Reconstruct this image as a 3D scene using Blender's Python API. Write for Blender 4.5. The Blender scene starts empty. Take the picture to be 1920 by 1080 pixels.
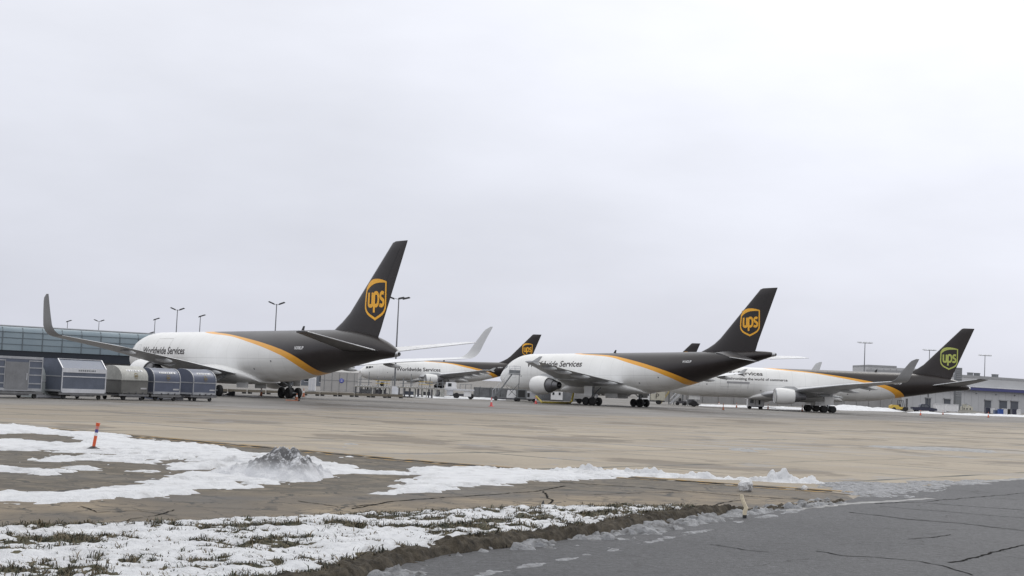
import bpy, bmesh, math, random
import numpy as np
from mathutils import Vector, Matrix
R = math.radians
random.seed(7)
rng = np.random.default_rng(11)
SC = bpy.context.scene
COL = SC.collection

# ------------------------------------------------------------------ camera, sky, sun, exposure
FPX, PITCH, ROLL, CAMH = 2804.5, 0.0623, 0.0452, 2.85
cd = bpy.data.cameras.new('camera')
cam = bpy.data.objects.new('camera', cd); COL.objects.link(cam)
cd.sensor_width = 36; cd.lens = FPX / 1920 * 36
cd.clip_start = 0.5; cd.clip_end = 12000
_c, _s = math.cos(ROLL), math.sin(ROLL)
_fw = Vector((0, math.cos(PITCH), math.sin(PITCH))); _r0 = Vector((1, 0, 0)); _u0 = Vector((0, -math.sin(PITCH), math.cos(PITCH)))
_r = _c * _r0 + _s * _u0; _u = -_s * _r0 + _c * _u0
cam.matrix_world = Matrix(((_r.x, _u.x, -_fw.x, 0), (_r.y, _u.y, -_fw.y, 0), (_r.z, _u.z, -_fw.z, CAMH), (0, 0, 0, 1)))
SC.camera = cam

SUN_EL, SUN_AZ = R(42), R(35)          # azimuth clockwise from +Y (ahead), so ahead and to the right
w = bpy.data.worlds.new("World"); SC.world = w; w.use_nodes = True
nt = w.node_tree; N = nt.nodes; L = nt.links; N.clear()
wo = N.new('ShaderNodeOutputWorld'); bg = N.new('ShaderNodeBackground'); bg.inputs['Strength'].default_value = 0.1
sky = N.new('ShaderNodeTexSky'); sky.sky_type = 'NISHITA'; sky.sun_disc = False
sky.sun_elevation = SUN_EL; sky.sun_rotation = SUN_AZ; sky.air_density = 1.0; sky.dust_density = 2.0
tc = N.new('ShaderNodeTexCoord')
sep = N.new('ShaderNodeSeparateXYZ'); L.new(tc.outputs['Generated'], sep.inputs[0])
ramp = N.new('ShaderNodeValToRGB'); L.new(sep.outputs['Z'], ramp.inputs[0])
cr = ramp.color_ramp
cr.elements[0].position = 0.0; cr.elements[0].color = (0.60, 0.618, 0.70, 1)
cr.elements[1].position = 1.0  # zenith; cr.elements[1].color = (1.95, 1.97, 2.0, 1)
for p_, c_ in ((0.07, (0.66, 0.678, 0.755, 1)), (0.16, (0.735, 0.753, 0.825, 1)), (0.27, (0.82, 0.835, 0.90, 1)), (0.55, (1.35, 1.36, 1.39, 1))):
    e = cr.elements.new(p_); e.color = c_
mp = N.new('ShaderNodeMapping'); mp.inputs['Scale'].default_value = (5.0, 5.0, 15.0); L.new(tc.outputs['Generated'], mp.inputs[0])
nz = N.new('ShaderNodeTexNoise'); nz.inputs['Scale'].default_value = 1.3; nz.inputs['Detail'].default_value = 6; nz.inputs['Roughness'].default_value = 0.5
L.new(mp.outputs[0], nz.inputs['Vector'])
mr = N.new('ShaderNodeMapRange'); mr.inputs['From Min'].default_value = 0.25; mr.inputs['From Max'].default_value = 0.75
mr.inputs['To Min'].default_value = 9.7; mr.inputs['To Max'].default_value = 10.85; L.new(nz.outputs['Fac'], mr.inputs['Value'])
# broad bright patch of thinner cloud towards the upper right
dt = N.new('ShaderNodeVectorMath'); dt.operation = 'DOT_PRODUCT'; L.new(tc.outputs['Generated'], dt.inputs[0])
dt.inputs[1].default_value = Vector((0.34, 0.86, 0.38)).normalized()
m2 = N.new('ShaderNodeMapRange'); m2.interpolation_type = 'SMOOTHSTEP'; m2.inputs['From Min'].default_value = 0.86; m2.inputs['From Max'].default_value = 0.995
m2.inputs['To Min'].default_value = 1.0; m2.inputs['To Max'].default_value = 1.20; L.new(dt.outputs['Value'], m2.inputs['Value'])
mm = N.new('ShaderNodeMath'); mm.operation = 'MULTIPLY'; L.new(mr.outputs[0], mm.inputs[0]); L.new(m2.outputs[0], mm.inputs[1])
vs = N.new('ShaderNodeVectorMath'); vs.operation = 'SCALE'; L.new(ramp.outputs['Color'], vs.inputs[0]); L.new(mm.outputs[0], vs.inputs['Scale'])
mixw = N.new('ShaderNodeMix'); mixw.data_type = 'RGBA'; mixw.inputs['Factor'].default_value = 0.96
L.new(sky.outputs['Color'], mixw.inputs['A']); L.new(vs.outputs[0], mixw.inputs['B'])
L.new(mixw.outputs['Result'], bg.inputs['Color']); L.new(bg.outputs[0], wo.inputs['Surface'])

sd = bpy.data.lights.new('sun', 'SUN'); sd.energy = 0.7; sd.angle = R(25); sd.color = (1.0, 0.97, 0.93)
sun = bpy.data.objects.new('sun', sd); COL.objects.link(sun)
_d = Vector((math.sin(SUN_AZ) * math.cos(SUN_EL), math.cos(SUN_AZ) * math.cos(SUN_EL), math.sin(SUN_EL)))
sun.rotation_euler = _d.to_track_quat('Z', 'Y').to_euler(); sun.location = (0, 0, 80)
SC.view_settings.view_transform = 'Standard'; SC.view_settings.look = 'None'
SC.view_settings.exposure = 0.05; SC.view_settings.gamma = 1.0
SC.cycles.max_bounces = 6

# ------------------------------------------------------------------ measuring helpers (photo pixel -> place in the world)
def ray(u, v):
    x, y = u - 960, v - 540
    x, y = x * _c + y * _s, -x * _s + y * _c
    d = (x, FPX, -y); c, s = math.cos(PITCH), math.sin(PITCH)
    return Vector((d[0], d[1] * c - d[2] * s, d[1] * s + d[2] * c)) / FPX
def G(u, v, z=0.0):
    d = ray(u, v); t = (z - CAMH) / d.z
    return Vector((d.x * t, d.y * t, z))
def W(u, v, dist):
    d = ray(u, v); t = dist / d.y
    return Vector((d.x * t, dist, CAMH + d.z * t))

# ------------------------------------------------------------------ naming helpers
def tag(o, label=None, cat=None, group=None, kind=None):
    if label: o['label'] = label
    if cat: o['category'] = cat
    if group: o['group'] = group
    if kind: o['kind'] = kind
    return o
def thing(name, label, cat, loc=(0, 0, 0), rz=0.0, group=None):
    o = bpy.data.objects.new(name, None); COL.objects.link(o)
    o.empty_display_size = 0.3
    o.location = loc; o.rotation_euler = (0, 0, rz)
    return tag(o, label, cat, group)
def children(o): return [c for c in bpy.data.objects if c.parent == o]
def copy_tree(o, parent=None):
    c = o.copy(); COL.objects.link(c)
    if parent is not None: c.parent = parent
    for ch in children(o): copy_tree(ch, c)
    return c

# ------------------------------------------------------------------ materials
def new_mat(name):
    m = bpy.data.materials.new(name); m.use_nodes = True
    nt = m.node_tree; b = nt.nodes['Principled BSDF']
    return m, nt, b
def tex(nt, scale, detail=4, rough=0.55, coord='Object', stretch=None, rotz=0.0):
    t = nt.nodes.new('ShaderNodeTexCoord'); mpn = nt.nodes.new('ShaderNodeMapping')
    nt.links.new(t.outputs[coord], mpn.inputs[0])
    mpn.inputs['Rotation'].default_value = (0, 0, rotz)
    if stretch: mpn.inputs['Scale'].default_value = stretch
    n = nt.nodes.new('ShaderNodeTexNoise'); n.inputs['Scale'].default_value = scale
    n.inputs['Detail'].default_value = detail; n.inputs['Roughness'].default_value = rough
    nt.links.new(mpn.outputs[0], n.inputs['Vector'])
    return n
def rmp(nt, src, p0, c0, p1, c1, *more):
    r = nt.nodes.new('ShaderNodeValToRGB'); nt.links.new(src, r.inputs[0])
    e = r.color_ramp.elements
    e[0].position = p0; e[0].color = (*c0, 1); e[1].position = p1; e[1].color = (*c1, 1)
    for p, c in more:
        k = e.new(p); k.color = (*c, 1)
    return r
def mixc(nt, fac, a, b, blend='MIX'):
    m = nt.nodes.new('ShaderNodeMix'); m.data_type = 'RGBA'; m.blend_type = blend
    for sock, v in (('Factor', fac), ('A', a), ('B', b)):
        if hasattr(v, 'is_linked') or hasattr(v, 'links'): nt.links.new(v, m.inputs[sock])
        elif isinstance(v, (int, float)): m.inputs[sock].default_value = v
        else: m.inputs[sock].default_value = (*v, 1)
    return m.outputs['Result']
def mth(nt, op, a, b=None, c=None, clamp=False):
    m = nt.nodes.new('ShaderNodeMath'); m.operation = op; m.use_clamp = clamp
    for i, v in enumerate((a, b, c)):
        if v is None: continue
        if isinstance(v, (int, float)): m.inputs[i].default_value = v
        else: nt.links.new(v, m.inputs[i])
    return m.outputs[0]
def bump(nt, b, src, dist, strength=1.0):
    n = nt.nodes.new('ShaderNodeBump'); n.inputs['Distance'].default_value = dist; n.inputs['Strength'].default_value = strength
    nt.links.new(src, n.inputs['Height']); nt.links.new(n.outputs[0], b.inputs['Normal'])
def M(name, col, rough=0.5, metal=0.0, var=0.12, scale=1.5, coat=0.0):
    """painted surface with soft wear: two noises vary the colour, one the roughness"""
    m, nt, b = new_mat(name)
    n = tex(nt, scale, 5, 0.6); n2 = tex(nt, scale * 7, 3, 0.6)
    a = tuple(max(0, c * (1 - var)) for c in col); d = tuple(min(1, c * (1 + var * 0.7)) for c in col)
    r = rmp(nt, n.outputs['Fac'], 0.3, a, 0.7, d)
    r2 = rmp(nt, n2.outputs['Fac'], 0.35, (1 - var, 1 - var, 1 - var), 0.6, (1, 1, 1))
    nt.links.new(mixc(nt, 0.6, r.outputs[0], r2.outputs[0], 'MULTIPLY'), b.inputs['Base Color'])
    rr = nt.nodes.new('ShaderNodeMapRange'); nt.links.new(n.outputs['Fac'], rr.inputs['Value'])
    rr.inputs['To Min'].default_value = max(0.03, rough - 0.1); rr.inputs['To Max'].default_value = min(1, rough + 0.1)
    nt.links.new(rr.outputs[0], b.inputs['Roughness'])
    b.inputs['Metallic'].default_value = metal; b.inputs['Coat Weight'].default_value = coat
    return m
MAT = {}
def mat(k, *a, **kw):
    if k not in MAT: MAT[k] = M(k, *a, **kw)
    return MAT[k]
WHITE = mat('white_paint', (0.74, 0.74, 0.73), 0.35, var=0.06, scale=0.4)
BROWN = mat('brown_paint', (0.0165, 0.0125, 0.0125), 0.38, var=0.10, scale=0.3)
GOLD = mat('gold_paint', (0.86, 0.43, 0.03), 0.4, var=0.06)
LIME = mat('lime_gold_paint', (0.40, 0.45, 0.11), 0.4, var=0.06)
LETTER = mat('lettering_paint', (0.028, 0.022, 0.022), 0.45, var=0.05)
WINGG = mat('wing_grey', (0.44, 0.45, 0.46), 0.32, var=0.10, scale=0.25)
LIGHTG = mat('pale_metal', (0.62, 0.63, 0.65), 0.3, 0.3, var=0.08)
METAL = mat('bare_metal', (0.50, 0.51, 0.53), 0.33, 0.75, var=0.12)
DARKM = mat('dark_metal', (0.10, 0.10, 0.11), 0.45, 0.5, var=0.2)
EXH = mat('exhaust_metal', (0.17, 0.17, 0.18), 0.42, 0.6, var=0.2)
RUBBER = mat('tyre_rubber', (0.018, 0.018, 0.019), 0.75, var=0.2)
GLASS = mat('dark_glass', (0.02, 0.025, 0.03), 0.08, var=0.05)
STEEL = mat('grey_steel', (0.20, 0.21, 0.22), 0.5, 0.3, var=0.2)
POLE = mat('pole_steel', (0.16, 0.165, 0.175), 0.5, 0.3, var=0.1)
BLACK = mat('black_paint', (0.02, 0.02, 0.022), 0.5, var=0.1)
YELLOW = mat('yellow_paint', (0.55, 0.38, 0.06), 0.5, var=0.15)
ORANGE = mat('orange_plastic', (0.62, 0.10, 0.03), 0.5, var=0.12)
PINKRED = mat('faded_red_plastic', (0.60, 0.08, 0.08), 0.5, var=0.12)
REFL = mat('white_plastic', (0.72, 0.72, 0.73), 0.4, var=0.08)
BLUE = mat('blue_paint', (0.03, 0.09, 0.34), 0.4, var=0.12)
NAVY = mat('navy_paint', (0.022, 0.026, 0.055), 0.25, var=0.1, coat=0.3)
CREAM = mat('cream_paint', (0.52, 0.50, 0.42), 0.5, var=0.15)
CONC = mat('concrete', (0.34, 0.33, 0.30), 0.85, var=0.18, scale=0.8)
SILVER = mat('satin_aluminium', (0.60, 0.61, 0.64), 0.38, 0.35, var=0.1)
ULDBLUE = mat('container_blue_grey', (0.092, 0.106, 0.150), 0.38, 0.25, var=0.16, scale=1.2)
ULDGREY = mat('container_slate', (0.115, 0.132, 0.172), 0.38, 0.3, var=0.16, scale=1.2)
ULDEDGE = mat('dull_container_edge', (0.36, 0.37, 0.39), 0.45, 0.25, var=0.22)
ULDDOOR = mat('container_door_grey', (0.20, 0.205, 0.215), 0.5, 0.2, var=0.16, scale=1.2)
ULDPALE = mat('container_offwhite', (0.42, 0.42, 0.39), 0.5, var=0.25, scale=0.9)
ULDDULL = mat('container_dull_grey', (0.14, 0.138, 0.13), 0.5, 0.2, var=0.22, scale=0.9)

# ------------------------------------------------------------------ mesh builder
class MB:
    def __init__(s): s.v = []; s.f = []; s.mi = []; s.cur = 0
    def add(s, vs, fs):
        o = len(s.v); s.v += [tuple(p) for p in vs]
        for f in fs: s.f.append([i + o for i in f]); s.mi.append(s.cur)
        return s
    def mat(s, i): s.cur = i; return s
    def box(s, c, d, rz=0.0, ry=0.0, top=(1, 1)):
        a, b, h = d[0] / 2, d[1] / 2, d[2] / 2; tx, ty = top
        P = [(-a, -b, -h), (a, -b, -h), (a, b, -h), (-a, b, -h), (-a * tx, -b * ty, h), (a * tx, -b * ty, h), (a * tx, b * ty, h), (-a * tx, b * ty, h)]
        m = Matrix.Rotation(rz, 3, 'Z') @ Matrix.Rotation(ry, 3, 'Y')
        return s.add([m @ Vector(p) + Vector(c) for p in P], [(3, 2, 1, 0), (4, 5, 6, 7), (0, 1, 5, 4), (1, 2, 6, 5), (2, 3, 7, 6), (3, 0, 4, 7)])
    def tube(s, p0, p1, r0, r1=None, n=10, cap=True):
        r1 = r0 if r1 is None else r1
        p0, p1 = Vector(p0), Vector(p1); ax = (p1 - p0).normalized()
        q = ax.to_track_quat('Z', 'Y'); X = q @ Vector((1, 0, 0)); Y = q @ Vector((0, 1, 0))
        vs = [p0 + (X * math.cos(2 * math.pi * i / n) + Y * math.sin(2 * math.pi * i / n)) * r0 for i in range(n)] + \
             [p1 + (X * math.cos(2 * math.pi * i / n) + Y * math.sin(2 * math.pi * i / n)) * r1 for i in range(n)]
        fs = [(i, (i + 1) % n, n + (i + 1) % n, n + i) for i in range(n)]
        if cap: fs += [tuple(range(n - 1, -1, -1)), tuple(range(n, 2 * n))]
        return s.add(vs, fs)
    def path(s, pts, r, n=8):
        for a, b in zip(pts[:-1], pts[1:]): s.tube(a, b, r, r, n)
        return s
    def beam(s, p0, p1, wd, ht):
        p0, p1 = Vector(p0), Vector(p1); ax = (p1 - p0).normalized()
        up = Vector((0, 0, 1)) if abs(ax.z) < 0.95 else Vector((0, 1, 0))
        X = ax.cross(up).normalized(); Y = X.cross(ax)
        vs = []
        for p in (p0, p1): vs += [p + X * (sx * wd / 2) + Y * (sy * ht / 2) for sx, sy in ((-1, -1), (1, -1), (1, 1), (-1, 1))]
        return s.add(vs, [(3, 2, 1, 0), (4, 5, 6, 7), (0, 1, 5, 4), (1, 2, 6, 5), (2, 3, 7, 6), (3, 0, 4, 7)])
    def loft(s, rings, closed=True, cap=(True, True)):
        n = len(rings[0]); vs = [p for r in rings for p in r]; fs = []
        for k in range(len(rings) - 1):
            for i in range(n if closed else n - 1):
                j = (i + 1) % n
                fs.append((k * n + i, k * n + j, (k + 1) * n + j, (k + 1) * n + i))
        if cap[0]: fs.append(tuple(range(n - 1, -1, -1)))
        if cap[1]: fs.append(tuple((len(rings) - 1) * n + i for i in range(n)))
        return s.add(vs, fs)
    def lathe(s, prof, o=(0, 0, 0), axis='x', n=32):
        rings = []
        for a, r in prof:
            ring = []
            for i in range(n):
                t = 2 * math.pi * i / n; c, q = r * math.cos(t), r * math.sin(t)
                p = {'x': (a, c, q), 'y': (c, a, q), 'z': (c, q, a)}[axis]
                ring.append((p[0] + o[0], p[1] + o[1], p[2] + o[2]))
            rings.append(ring)
        return s.loft(rings, True, (prof[0][1] > 1e-4, prof[-1][1] > 1e-4))
    def prism(s, poly, axis, a, b):
        """extrude a 2-D outline (list of pairs) along an axis between a and b"""
        def P(q, t): return {'x': (t, q[0], q[1]), 'y': (q[0], t, q[1]), 'z': (q[0], q[1], t)}[axis]
        n = len(poly)
        return s.add([P(q, a) for q in poly] + [P(q, b) for q in poly],
                     [tuple(range(n)), tuple(range(2 * n - 1, n - 1, -1))] + [(i, n + i, n + (i + 1) % n, (i + 1) % n) for i in range(n)])
    def build(s, name, mats, parent=None, smooth=None, bevel=0.0):
        me = bpy.data.meshes.new(name); me.from_pydata(s.v, [], s.f)
        mats = mats if isinstance(mats, (list, tuple)) else [mats]
        for m in mats: me.materials.append(m)
        me.polygons.foreach_set('material_index', s.mi)
        bm = bmesh.new(); bm.from_mesh(me); bmesh.ops.recalc_face_normals(bm, faces=bm.faces)
        if bevel: bmesh.ops.bevel(bm, geom=[e for e in bm.edges if len(e.link_faces) == 2 and e.calc_face_angle(0) > 0.5], offset=bevel, segments=2, affect='EDGES', clamp_overlap=True)
        bm.to_mesh(me); bm.free()
        if smooth is not None:
            me.polygons.foreach_set('use_smooth', [True] * len(me.polygons)); me.set_sharp_from_angle(angle=R(smooth))
        o = bpy.data.objects.new(name, me); COL.objects.link(o)
        if parent is not None: o.parent = parent
        return o

# ------------------------------------------------------------------ numpy noise and outlines
def vnoise(x, y, seed):
    r = np.random.default_rng(seed); T = r.random((256, 256))
    xi = np.floor(x).astype(int); yi = np.floor(y).astype(int); fx = x - xi; fy = y - yi
    fx = fx * fx * (3 - 2 * fx); fy = fy * fy * (3 - 2 * fy)
    a = T[xi % 256, yi % 256]; b = T[(xi + 1) % 256, yi % 256]; c = T[xi % 256, (yi + 1) % 256]; d = T[(xi + 1) % 256, (yi + 1) % 256]
    return (a * (1 - fx) + b * fx) * (1 - fy) + (c * (1 - fx) + d * fx) * fy
def fbm(x, y, seed, oct=4, gain=0.5):
    s = 0; a = 1; t = 0
    for k in range(oct):
        s = s + a * vnoise(x * 2 ** k, y * 2 ** k, seed + k); t += a; a *= gain
    return s / t - 0.5
def ridge(x, y, seed, oct=4, gain=.55):
    s = 0; a = 1; t = 0
    for k in range(oct):
        s = s + a * (1 - np.abs(2 * vnoise(x * 2.1 ** k, y * 2.1 ** k, seed + k) - 1)); t += a; a *= gain
    return s / t - 0.5
def chunks(x, y, seed, lo=.25, hi=1.0):
    """rounded blocks of random size on a jittered lattice of pitch 1"""
    r = np.random.default_rng(seed); A, B, S = r.random((256, 256)), r.random((256, 256)), r.uniform(lo, hi, (256, 256))
    xi = np.floor(x).astype(int); yi = np.floor(y).astype(int); out = np.zeros(x.shape)
    for dx in (-1, 0, 1):
        for dy in (-1, 0, 1):
            i, j = (xi + dx) % 256, (yi + dy) % 256
            d = np.hypot(x - (xi + dx + A[i, j]), y - (yi + dy + B[i, j]))
            s = S[i, j] * .62; out = np.maximum(out, np.sqrt(np.clip(1 - (d / s) ** 2, 0, 1)) * s)
    return out
def sdf(X, Y, poly):
    P = np.array([(p[0], p[1]) for p in poly]); d = np.full(X.shape, 1e9); ins = np.zeros(X.shape, bool)
    for i in range(len(P)):
        a, b = P[i], P[(i + 1) % len(P)]; e = b - a
        t = np.clip(((X - a[0]) * e[0] + (Y - a[1]) * e[1]) / max(1e-9, e @ e), 0, 1)
        d = np.minimum(d, np.hypot(X - a[0] - t * e[0], Y - a[1] - t * e[1]))
        cnd = ((a[1] > Y) != (b[1] > Y))
        with np.errstate(divide='ignore', invalid='ignore'):
            xs = a[0] + (Y - a[1]) / (b[1] - a[1] if b[1] != a[1] else 1e-9) * e[0]
        ins ^= cnd & (X < xs)
    return np.where(ins, d, -d)
def dist_line(X, Y, pts):
    d = np.full(X.shape, 1e9); par = np.zeros(X.shape); acc = 0
    P = np.array([(p[0], p[1]) for p in pts])
    for a, b in zip(P[:-1], P[1:]):
        e = b - a; t = np.clip(((X - a[0]) * e[0] + (Y - a[1]) * e[1]) / (e @ e), 0, 1)
        q = np.hypot(X - a[0] - t * e[0], Y - a[1] - t * e[1]); m = q < d
        d = np.where(m, q, d); par = np.where(m, acc + t * np.hypot(*e), par); acc += np.hypot(*e)
    return d, par
def height_sheet(name, X, Y, Z, keep, mats, parent=None, extra=None):
    ny, nx = X.shape
    idx = np.arange(nx * ny).reshape(ny, nx)
    cell = keep[:-1, :-1] | keep[1:, :-1] | keep[:-1, 1:] | keep[1:, 1:]
    q = np.stack([idx[:-1, :-1], idx[:-1, 1:], idx[1:, 1:], idx[1:, :-1]], -1)[cell]
    used = np.unique(q); rm = np.full(nx * ny, -1); rm[used] = np.arange(len(used)); q = rm[q]
    V = np.stack([X.ravel(), Y.ravel(), Z.ravel()], -1)[used]
    me = bpy.data.meshes.new(name)
    me.from_pydata(V.tolist(), [], q.tolist())
    for m in (mats if isinstance(mats, (list, tuple)) else [mats]): me.materials.append(m)
    me.polygons.foreach_set('use_smooth', [True] * len(me.polygons))
    o = bpy.data.objects.new(name, me); COL.objects.link(o)
    if parent is not None: o.parent = parent
    return o
def grid(x0, x1, y0, y1, st):
    return np.meshgrid(np.arange(x0, x1, st), np.arange(y0, y1, st))
# ------------------------------------------------------------------ ground, road, verge, snow
APR = R(51)                       # the paving grid of the apron runs this way
def apron_mat():
    m, nt, b = new_mat('apron_concrete')
    t = nt.nodes.new('ShaderNodeTexCoord'); mpn = nt.nodes.new('ShaderNodeMapping'); mpn.vector_type = 'POINT'
    mpn.inputs['Rotation'].default_value = (0, 0, -APR); nt.links.new(t.outputs['Object'], mpn.inputs[0])
    sp = nt.nodes.new('ShaderNodeSeparateXYZ'); nt.links.new(mpn.outputs[0], sp.inputs[0])
    u, v = sp.outputs['X'], sp.outputs['Y']
    big = tex(nt, 0.035, 5, .6); mid = tex(nt, 0.16, 5, .62); fine = tex(nt, 6.0, 4, .7); mot = tex(nt, 0.9, 5, .65)
    streak = tex(nt, 0.22, 5, .6, stretch=(.22, 1.6, 1), rotz=-APR)
    # one tint per slab
    fl = nt.nodes.new('ShaderNodeCombineXYZ')
    nt.links.new(mth(nt, 'FLOOR', mth(nt, 'DIVIDE', u, 7.6)), fl.inputs[0]); nt.links.new(mth(nt, 'FLOOR', mth(nt, 'DIVIDE', v, 7.6)), fl.inputs[1])
    wn = nt.nodes.new('ShaderNodeTexWhiteNoise'); wn.noise_dimensions = '2D'; nt.links.new(fl.outputs[0], wn.inputs['Vector'])
    tan = rmp(nt, mid.outputs['Fac'], .28, (.245, .208, .156), .72, (.372, .320, .248))
    slab = mixc(nt, mth(nt, 'MULTIPLY', wn.outputs['Value'], .40), tan.outputs[0], (.272, .236, .185))
    # paving bands: pale nearest, dull tan further out, grey under the aircraft
    vn = mth(nt, 'ADD', v, mth(nt, 'MULTIPLY_ADD', big.outputs['Fac'], 9.0, -4.5))
    f1 = mth(nt, 'MULTIPLY_ADD', vn, 1 / 4.0, -60 / 4.0, clamp=True)
    f2 = mth(nt, 'MULTIPLY_ADD', vn, 1 / 7.0, -80 / 7.0, clamp=True)
    c = mixc(nt, mth(nt, 'MULTIPLY', f1, .75), slab, (.228, .194, .148))
    gr = rmp(nt, big.outputs['Fac'], .3, (.140, .134, .128), .7, (.215, .206, .196))
    c = mixc(nt, mth(nt, 'MULTIPLY', f2, .93), c, gr.outputs[0])
    # damp patches
    wet = mth(nt, 'MULTIPLY', mth(nt, 'MULTIPLY_ADD', streak.outputs['Fac'], 8.0, -4.0, clamp=True), mth(nt, 'MULTIPLY_ADD', big.outputs['Fac'], 3.5, -1.05, clamp=True))
    wet2 = mth(nt, 'MULTIPLY_ADD', mot.outputs['Fac'], 9.0, -5.6, clamp=True)
    pn = tex(nt, .10, 7, .62); patch = mth(nt, 'MULTIPLY_ADD', pn.outputs['Fac'], 26.0, -14.1, clamp=True)
    pn2 = tex(nt, .24, 7, .66); patch2 = mth(nt, 'MULTIPLY_ADD', pn2.outputs['Fac'], 26.0, -15.2, clamp=True)
    c = mixc(nt, mth(nt, 'MULTIPLY', patch, .62), c, (.112, .092, .070))
    wt = mth(nt, 'MAXIMUM', mth(nt, 'MAXIMUM', wet, mth(nt, 'MULTIPLY', wet2, .55)), mth(nt, 'MULTIPLY', patch2, .8))
    c = mixc(nt, mth(nt, 'MULTIPLY', wt, .68), c, (.085, .074, .062))
    # salt bloom
    salt = mth(nt, 'MULTIPLY_ADD', mot.outputs['Fac'], -6.0, 2.05, clamp=True)
    c = mixc(nt, mth(nt, 'MULTIPLY', salt, .35), c, (.42, .39, .35))
    # joints
    def joint(s, per, w_): return mth(nt, 'LESS_THAN', mth(nt, 'PINGPONG', s, per / 2), w_)
    j = mth(nt, 'MAXIMUM', joint(u, 7.6, .13), joint(v, 7.6, .16))
    c = mixc(nt, mth(nt, 'MULTIPLY', j, mth(nt, 'MULTIPLY_ADD', mid.outputs['Fac'], 5.0, -2.0, clamp=True)), c, (.030, .04, .036))
    sp2 = rmp(nt, fine.outputs['Fac'], .3, (.82, .82, .82), .7, (1.08, 1.08, 1.08))
    c = mixc(nt, .8, c, sp2.outputs[0], 'MULTIPLY')
    nt.links.new(c, b.inputs['Base Color'])
    nt.links.new(mth(nt, 'MULTIPLY_ADD', wt, -.42, .82), b.inputs['Roughness'])
    b.inputs['Specular IOR Level'].default_value = .35
    bump(nt, b, fine.outputs['Fac'], .01, .5)
    return m
def shoulder_mat():
    m, nt, b = new_mat('old_shoulder_paving')
    big = tex(nt, .22, 5, .6); mid = tex(nt, 1.3, 6, .65); fine = tex(nt, 22, 3, .7)
    c0 = rmp(nt, big.outputs['Fac'], .30, (.062, .056, .047), .62, (.225, .182, .126), (.47, (.118, .096, .068)))
    to = nt.nodes.new('ShaderNodeTexCoord'); so = nt.nodes.new('ShaderNodeSeparateXYZ'); nt.links.new(to.outputs['Object'], so.inputs[0])
    # older blacktop between the tan strip and the yellow line
    qd = mth(nt, 'ADD', mth(nt, 'MULTIPLY_ADD', so.outputs['X'], -.75, so.outputs['Y']), mth(nt, 'MULTIPLY_ADD', mid.outputs['Fac'], 4.0, -2.0))
    old = mth(nt, 'MULTIPLY_ADD', qd, .6, -.6 * 38.0, clamp=True)
    oc = rmp(nt, mid.outputs['Fac'], .34, (.032, .028, .020), .66, (.140, .117, .082))
    c0n = mixc(nt, mth(nt, 'MULTIPLY', old, .8), c0.outputs[0], oc.outputs[0])
    c1 = rmp(nt, mid.outputs['Fac'], .3, (.72, .71, .70), .7, (1.12, 1.1, 1.06))
    c = mixc(nt, .85, c0n, c1.outputs[0], 'MULTIPLY')
    t = nt.nodes.new('ShaderNodeTexCoord')
    def cracks(scale, amt, wd):
        dn = tex(nt, scale * 1.6, 4, .6)
        vm = nt.nodes.new('ShaderNodeVectorMath'); vm.operation = 'MULTIPLY_ADD'; vm.inputs[1].default_value = (amt, amt, 0)
        nt.links.new(dn.outputs['Color'], vm.inputs[0]); nt.links.new(t.outputs['Object'], vm.inputs[2])
        vo = nt.nodes.new('ShaderNodeTexVoronoi'); vo.feature = 'DISTANCE_TO_EDGE'; vo.inputs['Scale'].default_value = scale
        nt.links.new(vm.outputs[0], vo.inputs['Vector'])
        return mth(nt, 'LESS_THAN', vo.outputs['Distance'], wd)
    k = mth(nt, 'MULTIPLY', mth(nt, 'MAXIMUM', cracks(.42, 1.6, .022), cracks(1.1, .8, .026)), mth(nt, 'MULTIPLY_ADD', mid.outputs['Fac'], 5, -2.0, clamp=True))
    c = mixc(nt, mth(nt, 'MULTIPLY', k, .95), c, (.016, .014, .011))
    f = rmp(nt, fine.outputs['Fac'], .3, (.8, .8, .8), .7, (1.15, 1.15, 1.15))
    c = mixc(nt, .8, c, f.outputs[0], 'MULTIPLY')
    nt.links.new(c, b.inputs['Base Color'])
    rr = nt.nodes.new('ShaderNodeMapRange'); nt.links.new(big.outputs['Fac'], rr.inputs['Value']); rr.inputs['To Min'].default_value = .45; rr.inputs['To Max'].default_value = .95
    nt.links.new(rr.outputs[0], b.inputs['Roughness']); b.inputs['Specular IOR Level'].default_value = .3
    bump(nt, b, fine.outputs['Fac'], .008, .6)
    return m
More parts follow.
